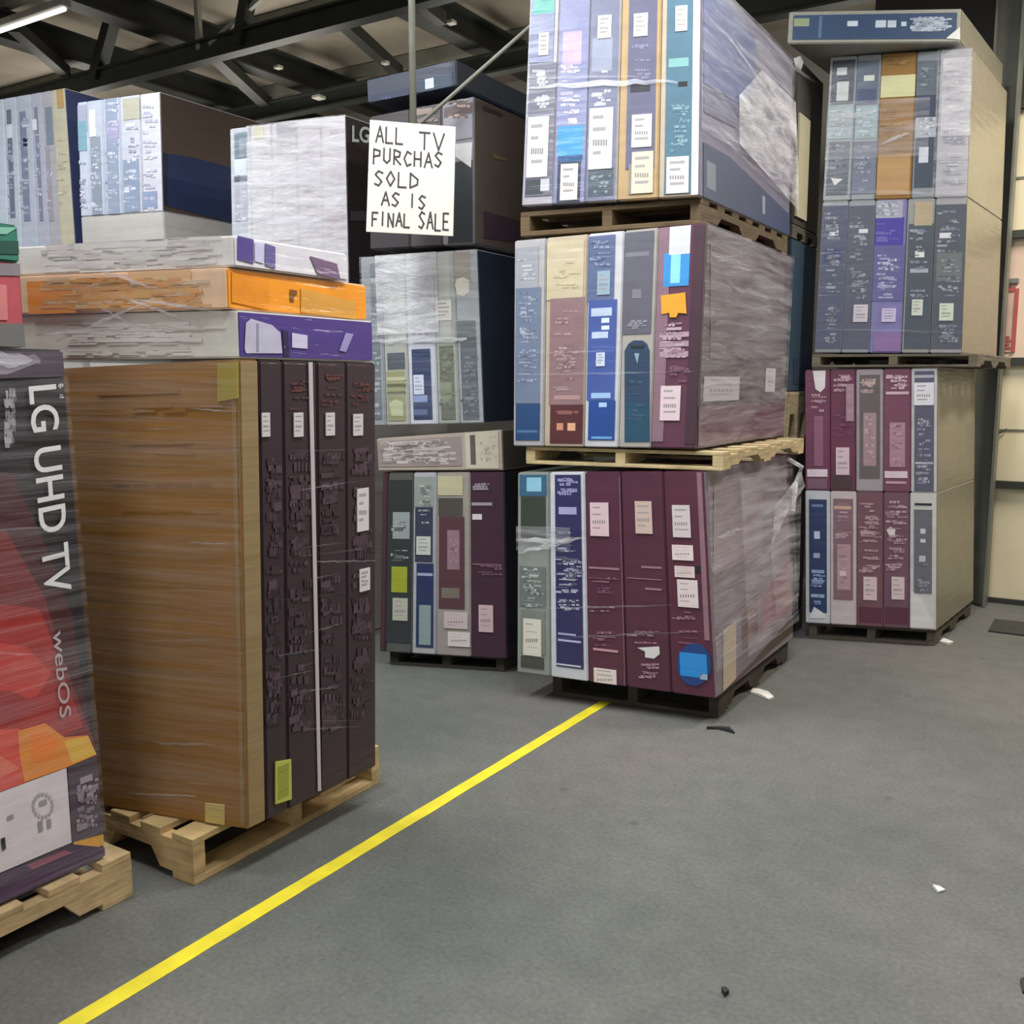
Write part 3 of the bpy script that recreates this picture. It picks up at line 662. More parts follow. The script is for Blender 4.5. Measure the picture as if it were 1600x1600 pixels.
columns(RT, 430, [1280, 1320, 1363, 1413, 1457, 1508], 0, wt, [
 dict(d='slate carton with thin pale edges', col='#8f9296', rects=[(1286, 322, 1316, 545, '#4d516a'), (1296, 360, 1310, 368, '#d9d9e0'), (1288, 390, 1314, 410, '#3b3f6a')], text=[((1288, 330, 1315, 540), 34, GY)]),
 dict(d='dark grey carton with pinkish label', col='#92959a', rects=[(1325, 322, 1359, 545, '#545668'), (1342, 358, 1356, 364, '#d9d9dc')], text=[((1327, 330, 1358, 470), 24, GY)], labels=[(1334, 476, 1355, 503, '#cfc3cc')]),
 dict(d='violet carton with lilac base', col='#7d76a8', rects=[(1366, 340, 1411, 384, '#44379a'), (1366, 312, 1410, 340, '#a5a5b5'), (1365, 384, 1411, 470, '#615c92'), (1366, 520, 1408, 549, '#8a6c9e')], text=[((1368, 314, 1408, 338), 8, ['#d0d0da', '#77778c']), ((1368, 395, 1409, 470), 24, ['#cfcfe0', '#9a98bf', '#3f3a78']), ((1368, 345, 1408, 380), 6, ['#6a5fb0'])], labels=[(1378, 482, 1399, 503, '#cbbfdc')]),
 dict(d='grey-green carton with kraft top', col='#9a9a94', rects=[(1420, 350, 1453, 545, '#4c545e'), (1430, 316, 1456, 352, '#b3a284'), (1430, 392, 1444, 402, '#dfe3dc'), (1422, 420, 1450, 426, '#a9afb8')], text=[((1421, 352, 1452, 465), 16, GY)], labels=[(1425, 468, 1441, 493, '#cfd2c6')]),
 dict(d='grey carton with greenish label', col='#a3a0a4', side='#7b745f', rects=[(1461, 320, 1503, 545, '#565864'), (1468, 364, 1486, 372, '#d9d9dc'), (1464, 395, 1502, 440, '#6d7272')], text=[((1463, 326, 1502, 465), 22, GY), ((1463, 505, 1502, 540), 8, GY)], labels=[(1468, 474, 1489, 501, '#cfd6c2')]),
], 'right top pallet lower layer', 'lower layer of cartons on right top pallet')
columns(RT, 200, [1292, 1334, 1372, 1428, 1464, 1516], wt, 1, [
 dict(d='charcoal carton with small white squares', col='#a5a8aa', rects=[(1301, 95, 1333, 162, '#3c4250'), (1308, 106, 1323, 117, '#d4d6d4'), (1308, 128, 1325, 157, '#c9ccca'), (1295, 165, 1331, 216, '#a9b8bc'), (1296, 222, 1326, 268, '#6d6f80'), (1292, 268, 1324, 304, '#5c626e')], polys=[([(1298, 278), (1317, 280), (1304, 290)], '#dcdcdc')], text=[((1296, 170, 1330, 215), 10, ['#d5dde0', '#7f949c']), ((1296, 225, 1325, 265), 8, GY)]),
 dict(d='blue-grey carton under crinkled film', col='#9aa0a4', rects=[(1340, 96, 1371, 162, '#525e70'), (1338, 166, 1369, 215, '#a0b4ba'), (1334, 222, 1366, 302, '#70758a'), (1350, 118, 1366, 126, '#d0d6cc'), (1340, 140, 1368, 160, '#33406a')], text=[((1338, 170, 1368, 214), 10, ['#d5e0e4', '#7a9aa6']), ((1336, 225, 1365, 300), 12, ['#a4a8b8', '#585d74'])]),
 dict(d='orange-brown carton with pale band', col='#98713a', mat=M_KRAFT, rects=[(1377, 119, 1430, 150, '#d3ce9f'), (1372, 242, 1420, 304, '#bb9466')], text=[((1378, 90, 1428, 115), 4, ['#a88450', '#846030']), ((1376, 160, 1424, 240), 6, ['#a88450', '#866236'])]),
 dict(d='navy-grey carton with two dark blocks', col='#8f949a', rects=[(1433, 96, 1463, 148, '#5c6872'), (1432, 150, 1462, 182, '#383d58'), (1431, 216, 1462, 292, '#3c4858'), (1436, 230, 1450, 254, '#cfd3e0'), (1431, 184, 1462, 214, '#a9adb8')], text=[((1434, 100, 1462, 145), 6, GY), ((1432, 184, 1462, 212), 6, ['#e0e2e8', '#5a5f70'])]),
 dict(d='white wrapped carton at right corner', col='#b2b0b8', side='#7d7560', text=[((1470, 90, 1516, 290), 26, ['#d9d9e0', '#a9a8b4', '#8f8e9a'])]),
], 'right top pallet upper layer', 'upper layer of cartons on right top pallet')
wrap(RT, 'crinkled clear stretch wrap around the top load of the right stack', sheets=[('F', .76, wt, 1, 1, 0, .007), ('F', .8, .72, 1, .97, 1, .011), ('F', 0, .66, .72, .85, 0, .007)],
     strands=[('F', 1290, 300, 1510, 305, 5, 0), ('F', 1440, 200, 1516, 190, 5, 1), ('F', 1380, 225, 1420, 210, 6, 1), ('F', 1295, 190, 1370, 175, 8, 1), ('F', 1280, 515, 1505, 520, 3, 0)])
zt = max(p.z for p in RT.c[4:])+.002
FB = mkload(onz(1229, 68, zt), onz(1501, 66, zt), 1.1, (1232, 18), (1503, 13), v53)
carton(FB, (0, 1, 0, 1, 0, 1), 'F', dict(col='#96968c', side='#6f6a58', rects=[(1240, 24, 1494, 60, '#2c4364'), (1241, 29, 1264, 41, '#8f9a78'), (1280, 25, 1283, 59, '#4f6a88'), (1324, 33, 1340, 41, '#c0cad6'), (1368, 32, 1384, 43, '#b9c4d2'), (1387, 32, 1400, 43, '#b9c4d2'), (1408, 34, 1416, 41, '#b9c4d2')], polys=[([(1478, 60), (1500, 42), (1501, 62)], '#d8d8d2')], text=[((1420, 26, 1490, 50), 20, ['#b5bcc8', '#8592a8'])]),
       'long flat navy television carton lying across the top of the right stack', None)

# ================================================================== stack left of centre
LB = mkload(onz(592, 1018, .08), onz(792, 1030, .08), 1.0, (597, 738), (788, 737))
LF = mkload(above(LB.c[4], 590, 736), above(LB.c[5], 787, 735), 1.0, (587, 685), (785, 671))
LT = mkload(above(LF.c[4], 570, 666), above(LF.c[5], 757, 661), 1.05, (562, 402), (746, 389))
LD = mkload(above(LT.c[4], 577, 390), above(LT.c[5], 742, 381), .95, (577, 182), (741, 150))
LZ = mkload(above(LD.c[4], 574, 178), above(LD.c[5], 714, 151), .8, (572, 142), (713, 110))
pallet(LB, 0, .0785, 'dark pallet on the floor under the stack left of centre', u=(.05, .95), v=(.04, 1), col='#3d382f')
GL = 'tall cartons on left-centre floor pallet'
columns(LB, 900, [592, 604, 644, 681, 735, 791], 0, 1, [
 dict(d='narrow brown carton edge', col='#4a3038'),
 dict(d='black-green carton with yellow-green label', col='#5c5c58', rects=[(607, 750, 641, 1005, '#33393b'), (614, 800, 640, 842, '#9aa3a2'), (612, 885, 636, 926, '#a3ab34')], text=[((610, 800, 640, 880), 8, ['#6a7070', '#23282a', '#bcc3c2'])], labels=[(614, 934, 637, 970, '#b9b8a8')]),
 dict(d='navy carton with light edging', col='#b3b3b8', rects=[(648, 745, 678, 792, '#9aa09a'), (649, 793, 676, 878, '#3a4055'), (651, 880, 677, 1012, '#2c3860'), (655, 945, 673, 1008, '#8fa2a4'), (652, 895, 676, 900, '#aab0cc')], text=[((650, 750, 676, 830), 10, ['#cfd3cc', '#5a626c'])], labels=[(651, 838, 673, 867, '#cacdc4')]),
 dict(d='brown-maroon carton with cream top', col='#a29a92', rects=[(684, 744, 723, 774, '#c6be9c'), (685, 778, 723, 806, '#54504a'), (686, 807, 726, 952, '#5c3b45'), (699, 828, 718, 890, '#9c7c86'), (690, 918, 718, 935, '#7c7468')], text=[((700, 830, 717, 888), 8, ['#bda0a8', '#83626d'])], labels=[(694, 956, 731, 983, '#d0bcbc'), (700, 987, 736, 1011, '#dfd4d0')]),
 dict(d='dark maroon carton with pink label', col='#44283a', side='#231c26', rects=[(737, 785, 769, 790, '#a9a0a8'), (738, 803, 753, 812, '#e0d8dc'), (738, 880, 784, 884, '#7f5a6c')], text=[((737, 752, 768, 770), 6, ['#8a8088', '#a59aa2']), ((740, 880, 786, 900), 4, ['#7a5566'])], labels=[(748, 945, 771, 988, '#d3b4ba')]),
], 'floor pallet behind dark spines', GL)
carton(LF, (0, 1, 0, 1, 0, 1), 'F', dict(col='#b5a79c', side='#57504a', rects=[(590, 690, 722, 728, '#9c8e8a'), (726, 676, 780, 732, '#cac3ae'), (734, 680, 744, 726, '#5f5a54')], text=[((592, 690, 720, 726), 44, ['#c3b8b2', '#6a5e60', '#d5ccc4']), ((748, 680, 778, 725), 8, ['#9a9484', '#ddd6c4'])]),
       'flat pale grey carton lying between two upright loads left of centre', None)
columns(LT, 600, [573, 601, 638, 682, 716, 755], .0, 1, [
 dict(d='grey carton with pale edge', col='#8f9498', rects=[(578, 412, 597, 655, '#68717a')], text=[((578, 430, 597, 650), 24, ['#a5aab0', '#4d555e', '#c5c8c6'])]),
 dict(d='yellowish striped carton', col='#a9aaa2', rects=[(603, 402, 637, 532, '#bdbfba'), (605, 552, 633, 576, '#49515a'), (604, 580, 634, 657, '#93936a'), (605, 600, 634, 604, '#5f5f42'), (605, 612, 634, 615, '#5f5f42'), (605, 590, 634, 594, '#b9b896')], polys=[([(608, 630), (618, 624), (630, 628), (630, 650), (612, 650)], '#b6bd98')], text=[((604, 420, 636, 540), 16, ['#d0d2ce', '#9a9d98'])]),
 dict(d='navy carton with white edging', col='#c5c8d2', rects=[(641, 396, 676, 535, '#b3b3ba'), (643, 546, 676, 655, '#2c3b60'), (646, 618, 668, 628, '#8a9cc8'), (646, 640, 668, 648, '#5a688f')], text=[((641, 410, 676, 535), 18, ['#d5d5dc', '#8a8a98'])], labels=[(646, 586, 663, 616, '#ccd4ea')]),
 dict(d='olive-grey carton', col='#a2a69c', rects=[(683, 394, 706, 530, '#b5b6ae'), (686, 541, 712, 655, '#696e60'), (688, 598, 706, 628, '#8a8f76')], text=[((686, 545, 712, 640), 12, ['#8a8f80', '#50554a'])], labels=[(680, 470, 706, 500, '#dad6ca')]),
 dict(d='grey carton with cream disc', col='#a2a6aa', side='#182435', rects=[(706, 394, 736, 440, '#938879'), (711, 502, 744, 532, '#485a5a'), (719, 535, 749, 655, '#5c636b')], polys=[([(710, 445), (714, 436), (724, 433), (733, 438), (733, 456), (724, 464), (714, 460)], '#d8d2c2')], text=[((719, 540, 748, 650), 20, ['#858d96', '#3f464e'])]),
], 'load below hanging sign', 'tall cartons in upper left-centre load')
wrap(LT, 'cloudy white stretch wrap over the upper load left of centre', sheets=[('F', 0, .5, 1, 1, 0, .007), ('F', .14, .54, .66, 1, 1, .012), ('F', 0, .0, 1, .5, 2, .007)], strands=[('F', 566, 533, 730, 530, 9, 1), ('F', 640, 531, 728, 531, 6, 1)])
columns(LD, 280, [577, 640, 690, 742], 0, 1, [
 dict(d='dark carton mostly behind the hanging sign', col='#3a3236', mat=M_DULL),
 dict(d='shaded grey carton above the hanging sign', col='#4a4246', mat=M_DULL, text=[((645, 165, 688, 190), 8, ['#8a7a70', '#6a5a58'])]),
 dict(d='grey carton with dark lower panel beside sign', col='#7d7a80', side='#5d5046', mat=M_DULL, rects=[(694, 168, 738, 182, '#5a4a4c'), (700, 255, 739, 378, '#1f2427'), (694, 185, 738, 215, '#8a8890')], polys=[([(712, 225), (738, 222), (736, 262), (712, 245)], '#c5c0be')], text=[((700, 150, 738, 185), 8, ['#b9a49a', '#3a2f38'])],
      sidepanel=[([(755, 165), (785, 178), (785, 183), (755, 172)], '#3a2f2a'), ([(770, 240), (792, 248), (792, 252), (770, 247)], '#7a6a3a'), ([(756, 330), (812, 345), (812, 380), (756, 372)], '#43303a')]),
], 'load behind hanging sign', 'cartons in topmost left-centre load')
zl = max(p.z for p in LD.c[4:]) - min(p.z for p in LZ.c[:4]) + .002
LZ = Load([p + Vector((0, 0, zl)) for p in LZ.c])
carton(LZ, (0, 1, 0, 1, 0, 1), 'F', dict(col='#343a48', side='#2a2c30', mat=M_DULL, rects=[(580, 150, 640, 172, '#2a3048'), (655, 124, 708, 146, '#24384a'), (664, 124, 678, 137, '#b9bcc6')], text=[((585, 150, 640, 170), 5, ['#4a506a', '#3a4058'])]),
       'flat dark navy carton with a white square under the roof steel', None)

# ================================================================== far left row
def deeptop(P1px, y1, P0px, y0, t0, t1, depth):
    P1 = atfwd(P1px[0], P1px[1], y1); P0 = atfwd(P0px[0], P0px[1], y0); P0.z = P1.z
    return mkload(P0, P1, depth, t0, t1)
C = deeptop((547, 495), 5.6, (363, 490), 5.8, (358, 201), (540, 179), .95)
B = deeptop((255, 330), 6.3, (125, 330), 6.5, (120, 160), (250, 143), .95)
A_ = deeptop((118, 385), 6.75, (-25, 385), 6.95, (-30, 160), (101, 137), .95)
for L_, nm in ((C, 'big pale bulk carton under the white wrapped load behind'), (B, 'big pale bulk carton under the pale blue load behind'), (A_, 'big pale bulk carton under the far left load behind')):
    c = [Vector((p.x, p.y, .002)) for p in L_.c[:4]]; z = L_.c[0].z - .001
    lo = Load(c + [Vector((p.x, p.y, z)) for p in c])
    o, fr = body(lo, (0, 1, 0, 1, 0, 1), '#b9b4ae', 'bulk_carton', M_KRAFT); tag(o, nm, 'carton', 'bulk cartons under the rear loads')
PW = ['#e2e0e4', '#c9c4cc', '#a9a6b0']
columns(C, 300, [360, 392, 425, 465, 503, 541], 0, 1, [
 dict(d='blue-grey carton at wrap edge', col='#b9bcc4', rects=[(366, 208, 387, 246, '#6d7d8a'), (366, 250, 386, 273, '#cfd8de'), (366, 276, 387, 282, '#5a5e72'), (367, 290, 388, 345, '#a9a9b8')], text=[((367, 290, 388, 400), 10, PW)]),
 dict(d='white wrapped carton with faint print', col='#cfc9cc', rects=[(396, 198, 412, 216, '#c9c8a4')], text=[((396, 220, 424, 430), 12, PW)]),
 dict(d='white wrapped carton with grey logo block', col='#cbc6c9', rects=[(432, 192, 462, 212, '#9a969c')], text=[((430, 220, 464, 430), 12, PW)]),
 dict(d='white wrapped carton with pinkish print', col='#cdc4c9', text=[((470, 200, 502, 430), 14, PW + ['#b9a0ac'])]),
 dict(d='white wrapped carton with black side', col='#d2cacd', side='#2a1f22', mat=M_PRINT, rects=[(508, 328, 540, 372, '#b9a4ac')], text=[((508, 190, 538, 430), 12, PW + ['#b9a0ac'])], sidepanel=[([(548, 330), (572, 330), (572, 345), (548, 345)], '#4a4048')]),
], 'white load', 'cartons in white wrapped load')
lastC = [o for o in bpy.data.objects if o.get('label', '').startswith('white wrapped carton with black side')][0]
face_text(C, 'R', 'LG', (549, 222), (576, 224), (549, 196), lastC.matrix_world.copy(), lastC, '#aab0aa', .02)
wrap(C, 'thick white stretch wrap over the load behind the flat boxes', sheets=[('F', .16, 0, 1, 1, 1, .008), ('F', .1, 0, 1, .94, 0, .016)], strands=[('F', 400, 240, 535, 232, 6, 1), ('F', 395, 290, 535, 285, 7, 1), ('F', 400, 350, 535, 340, 8, 1)])
BL = ['#dfe2ea', '#9aa0b8', '#7f88a4', '#c5c9d4']
columns(B, 250, [119, 138, 162, 189, 221, 250], 0, 1, [
 dict(d='aqua-topped pale carton', col='#c3c8d6', rects=[(121, 165, 137, 205, '#a5a9bc'), (121, 190, 136, 235, '#7fa6b4')], text=[((122, 240, 138, 330), 10, BL)]),
 dict(d='grey carton with white patch', col='#b9bfcc', rects=[(139, 172, 150, 213, '#e6e8ea'), (141, 215, 160, 335, '#8d97a4')], text=[((141, 220, 160, 332), 16, BL)]),
 dict(d='tall lilac-grey carton', col='#b7bccb', rects=[(164, 150, 187, 335, '#929cb0'), (166, 190, 186, 215, '#a59ec0')], text=[((164, 155, 187, 332), 22, BL)]),
 dict(d='pale grey carton with cream top', col='#c0c2cc', rects=[(192, 155, 219, 185, '#b0ad9c'), (192, 250, 219, 330, '#8c98ae')], text=[((192, 190, 219, 330), 18, BL)]),
 dict(d='whitish carton with brown and navy side', col='#cbc9d2', side='#4d3d33', mat=M_PRINT, rects=[(222, 300, 246, 325, '#8c98b4')], text=[((222, 160, 248, 330), 14, ['#dcdce4', '#a9a8c0', '#b9b4cc'])], sidepanel=[([(252, 238), (300, 246), (362, 262), (362, 350), (252, 320)], '#1b2b52'), ([(252, 238), (262, 240), (262, 322), (252, 320)], '#1a2030')]),
], 'pale blue rear load', 'cartons in pale blue rear load')
columns(A_, 250, [-22, 8, 28, 52, 70, 86, 107], 0, 1, [
 dict(d='icy blue carton at frame edge', col='#c9d3de'),
 dict(d='dark slate carton with white edge', col='#c3cbd6', rects=[(10, 172, 24, 340, '#767d90'), (10, 195, 20, 215, '#dfe3ea')], text=[((10, 220, 24, 335), 12, BL)]),
 dict(d='slate carton with black dot', col='#b9c0cc', rects=[(30, 175, 48, 345, '#868aa4'), (36, 216, 43, 228, '#20263c')], text=[((30, 180, 48, 340), 14, BL)]),
 dict(d='violet-grey carton with white dot', col='#b4b6c4', rects=[(53, 168, 68, 345, '#8a87a0'), (50, 187, 58, 203, '#e6e6ee')], text=[((53, 205, 68, 340), 12, BL)]),
 dict(d='grey carton below kraft flap', col='#b0aeb4', rects=[(70, 168, 84, 225, '#7f8a96'), (71, 230, 84, 345, '#a39aa2')], text=[((71, 230, 84, 340), 8, BL)]),
 dict(d='cream carton with navy side', col='#c3bba4', side='#333a5c', rects=[(88, 140, 100, 168, '#b89a68')], text=[((88, 200, 106, 340), 8, ['#d6d0bc', '#b0a894'])]),
], 'far left rear load', 'cartons in far left rear load')

# ================================================================== dark stack behind the centre, seen in the gap
e1 = CB.c[2] + dR*.24 - dL*.16; e0 = e1 - dL*.95
e1.z = e0.z = .13
def zat(p, y):
    return above(p, proj(p)[0], y).z
zs = [.13, zat(e1, 690), zat(e1, 612), zat(e1, 372), zat(e1, 350), zat(e1, 92)]
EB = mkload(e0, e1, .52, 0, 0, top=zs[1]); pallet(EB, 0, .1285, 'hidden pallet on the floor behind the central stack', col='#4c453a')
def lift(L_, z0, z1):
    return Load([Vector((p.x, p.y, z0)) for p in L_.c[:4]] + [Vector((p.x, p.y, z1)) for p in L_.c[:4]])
carton(EB, (0, 1, 0, 1, 0, 1), 'R', dict(col='#3a2a33', side='#1d1619', mat=M_DULL), 'dark carton at floor level behind the bottom central load', None)  # the gap's darkness is painted into this side colour
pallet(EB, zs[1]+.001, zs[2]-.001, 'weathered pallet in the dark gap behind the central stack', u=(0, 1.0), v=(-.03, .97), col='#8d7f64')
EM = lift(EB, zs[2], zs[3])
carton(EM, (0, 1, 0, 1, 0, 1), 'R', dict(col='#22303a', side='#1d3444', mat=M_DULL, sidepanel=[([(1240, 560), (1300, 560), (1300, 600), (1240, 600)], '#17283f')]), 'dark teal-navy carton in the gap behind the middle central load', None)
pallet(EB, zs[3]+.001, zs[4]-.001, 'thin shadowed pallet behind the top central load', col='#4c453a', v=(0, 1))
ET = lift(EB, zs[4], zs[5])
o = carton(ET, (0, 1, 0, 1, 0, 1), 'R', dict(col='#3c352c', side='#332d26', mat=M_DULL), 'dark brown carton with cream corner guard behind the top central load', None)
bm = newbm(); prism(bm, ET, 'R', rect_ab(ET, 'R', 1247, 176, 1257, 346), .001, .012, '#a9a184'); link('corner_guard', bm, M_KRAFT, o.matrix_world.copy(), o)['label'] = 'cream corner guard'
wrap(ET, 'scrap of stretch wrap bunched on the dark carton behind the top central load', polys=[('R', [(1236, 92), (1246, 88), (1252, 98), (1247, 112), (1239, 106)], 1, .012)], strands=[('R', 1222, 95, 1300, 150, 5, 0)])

# ================================================================== near-left pallet: kraft side, dark spines, flat boxes on top
p1 = onz(388, 1297, .15); p0 = onz(112, 1252, .15); p2 = onz(589, 1197, .15)
PL = mkload(p0, p1, (p2-p1).length, (62, 577), (374, 560), (p2-p1).normalized())
near = onz(304, 1385, 0); far = onz(593, 1223, 0)
PP = Load([near - dL*.98, near, far, far - dL*.98]*2)
pallet(PP, 0, .1485, 'pale wooden pallet under the tall kraft-sided load', along='u', col='#c4a672')
vb = [PL.inv('R', x, 900)[0] for x in (411, 447, 499, 543)]
vb = [0] + vb + [1]
GP = 'tall cartons on the near left pallet'
def pcell(i): return (0, 1, vb[i], vb[i+1], 0, 1)
o = carton(PL, pcell(0), 'F', dict(col='#96692f', side='#8f7852', mat=M_KRAFT, rects=[(368, 575, 376, 1290, '#94764a')], text=[((150, 600, 370, 1260), 10, ['#996c32', '#92652c'])],
     stickers=[('tape', [(341, 568), (372, 566), (373, 622), (341, 628)], '#a08d30', [], 'yellow tape'), ('shipping_label', [(322, 1254), (352, 1257), (352, 1291), (322, 1288)], '#c9b268', [(326, 1262, 348, 1265, '#a08c4c'), (326, 1272, 344, 1275, '#a08c4c')], 'yellow label')]),
     'big plain kraft carton side facing the aisle, first on near left pallet', GP)
PU = ['#4c3843', '#261920', '#584450', '#3c2831']
def dk(d, i, x0, x1, **k):
    sp = dict(col='#33222b', side='#33222b', sidepanel=k.get('panel', []), mat=M_PRINT)
    sp['sidelabels'] = k.get('labels', [])
    o = carton(PL, pcell(i), 'F', sp, d, GP)
    CLIP[0] = (vb[i]+.006, vb[i+1]-.006, .004, .996)
    bm = newbm(); marks(bm, PL, 'R', (x0, 700, x1, 1140), 44, PU, i*7+1, (.0010, .0016), hmin=2, hmax=13)
    if i > 1: marks(bm, PL, 'R', (x0, 580, x1, 640), 7, ['#6a3a30', '#58303a', '#4a2c30'], i*7+2, (.0010, .0016))
    link('printed_panel', bm, M_PRINT, o.matrix_world.copy(), o)
    CLIP[0] = None
    return o
o1 = dk('dark plum carton spine beside the kraft carton with yellow tag', 1, 414, 444, labels=[(408, 645, 421, 682, '#cbc3c4')])
bm = newbm(); prism(bm, PL, 'R', poly_ab(PL, 'R', [(429, 1190), (453, 1186), (454, 1248), (429, 1256)]), .001, .006, '#b5b552')
for k in range(5): prism(bm, PL, 'R', rect_ab(PL, 'R', 432, 1198+k*10, 449, 1201+k*10), .006, .0066, '#96963c')
link('shipping_label', bm, M_PAPER, o1.matrix_world.copy(), o1)['label'] = 'yellow label'
o2 = dk('dark plum carton spine bordered by a white vertical line, near left pallet', 2, 450, 488, labels=[(458, 645, 473, 682, '#cbc3c4')])
CLIP[0] = (vb[2]+.006, vb[3]-.006, .002, .998)
bm = newbm(); prism(bm, PL, 'R', poly_ab(PL, 'R', [(481, 566), (487, 566), (503, 1234), (496, 1236)]), .001, .004, '#c0b2b6'); link('tape', bm, M_PAPER, o2.matrix_world.copy(), o2)['label'] = 'white tape line'
CLIP[0] = None
dk('dark plum carton spine right of the white line, near left pallet', 3, 500, 540, labels=[(508, 645, 522, 680, '#cbc3c4')])
dk('dark plum carton at the far corner with three white labels, near left pallet', 4, 548, 584, labels=[(551, 647, 566, 680, '#cbc3c4'), (557, 764, 575, 828, '#d5cdd0'), (561, 890, 577, 921, '#d5cdd0')], panel=[])
rs = random.Random(11)
st = []
for k in range(26):
    y = rs.choice([rs.uniform(600, 700), rs.uniform(740, 960), rs.uniform(740, 960), rs.uniform(960, 1260)]); x = rs.uniform(140, 300); st.append(('F', x, y, min(376, x+rs.uniform(40, 170)), y+rs.uniform(-3, 8), rs.uniform(1.5, 4), rs.choice((0, 2, 0, 1))))
for k in range(16):
    y = rs.uniform(700, 1150); x = rs.uniform(410, 500); st.append(('R', x, y, min(585, x+rs.uniform(40, 120)), y-rs.uniform(0, 18), rs.uniform(1.5, 3), 0))
wrap(PL, 'clear streaky stretch wrap around the tall kraft-sided load', sheets=[('F', 0, .02, 1, 1, 2, .007)], strands=st)
# flat boxes; film glare is painted into their lightened front colours
Dp = PL.c[2]-PL.c[1]
top0 = max(p.z for p in PL.c[4:]) + .001
lf = (PL.c[4]-PL.c[5]); lf.z = 0; lf.normalize()
def flat(px, yt, zb, ln, dep, shift=0):
    q1 = onz(px, 0, zb) if False else None
    c5 = PL.c[5]; d = ray(px, 500); t = (c5.x*d.x+c5.y*d.y)/(d.x**2+d.y**2)
    P1 = Vector((d.x*t, d.y*t, zb)); P0 = P1 + lf*ln
    z1 = above(P1, px, yt).z
    return mkload(P0, P1, dep, 0, 0, Dp.normalized(), top=z1), z1
GF = 'flat cartons on the near left load'
F1, z1 = flat(372, 484, top0, .95, Dp.length*.98)
carton(F1, (0, 1, 0, 1, 0, 1), 'F', dict(col='#dcd8cc', side='#46327f', text=[((100, 500, 365, 555), 22, ['#e4e0d6', '#c4c0b4', '#e2ded4'])],
     sidepanel=[([(382, 545), (384, 505), (392, 498), (425, 508), (438, 520), (441, 552), (384, 552)], '#b9b4c8'), ([(441, 515), (450, 518), (452, 556), (443, 556)], '#221a48'), ([(456, 520), (480, 524), (480, 545), (456, 543)], '#c9c3dc'), ([(400, 505), (404, 506), (404, 550), (400, 550)], '#8f8aa4'), ([(540, 520), (552, 522), (540, 550), (530, 548)], '#9a8fc0')]),
     'flat grey carton with violet end, lowest on the kraft-sided load', GF)
F2, z2 = flat(357, 417, z1+.002, 1.02, Dp.length*1.0)
OR = ['#d9a45c', '#c98a4c', '#cfc0a8', '#d98a3c']
carton(F2, (0, 1, 0, 1, 0, 1), 'F', dict(col='#e6c09c', side='#ee9412', rects=[(42, 440, 120, 497, '#e08a34'), (200, 425, 300, 470, '#e0b080')], text=[((60, 430, 350, 485), 40, OR)],
     sidepanel=[([(453, 452), (464, 454), (464, 461), (459, 461), (459, 472), (453, 470)], '#7a4a10'), ([(362, 425), (420, 440), (420, 485), (362, 472)], '#e58a08'), ([(470, 450), (556, 472), (556, 500), (470, 488)], '#d99a3c')]),
     'flat orange carton in the middle of the kraft-sided load top', GF)
F3, z3 = flat(369, 367, z2+.002, 1.0, Dp.length*.8)
carton(F3, (0, 1, 0, 1, 0, 1), 'F', dict(col='#e2ded8', side='#d6d0d6', text=[((60, 370, 360, 425), 34, ['#dedbd4', '#bdb9b4', '#d6c8c8', '#e8e6e0'])],
     sidepanel=[([(371, 366), (396, 374), (396, 412), (371, 405)], '#4c3c86'), ([(398, 378), (412, 382), (412, 412), (398, 408)], '#c5bfdc'), ([(414, 380), (430, 386), (430, 420), (414, 414)], '#5f5690'), ([(484, 400), (526, 412), (532, 438), (496, 428)], '#75587a')]),
     'flat white carton with violet corner, topmost on the kraft-sided load', GF)
wrap(F2, 'crinkled stretch wrap over the flat cartons on the kraft-sided load', sheets=[('F', 0, -1.1, 1, 1.7, 2, .03)],
     strands=[('F', 60+30*k, 380+rs.uniform(-5, 160), 160+30*k+rs.uniform(0, 90), 380+rs.uniform(-5, 160), 5, 1) for k in range(6)])

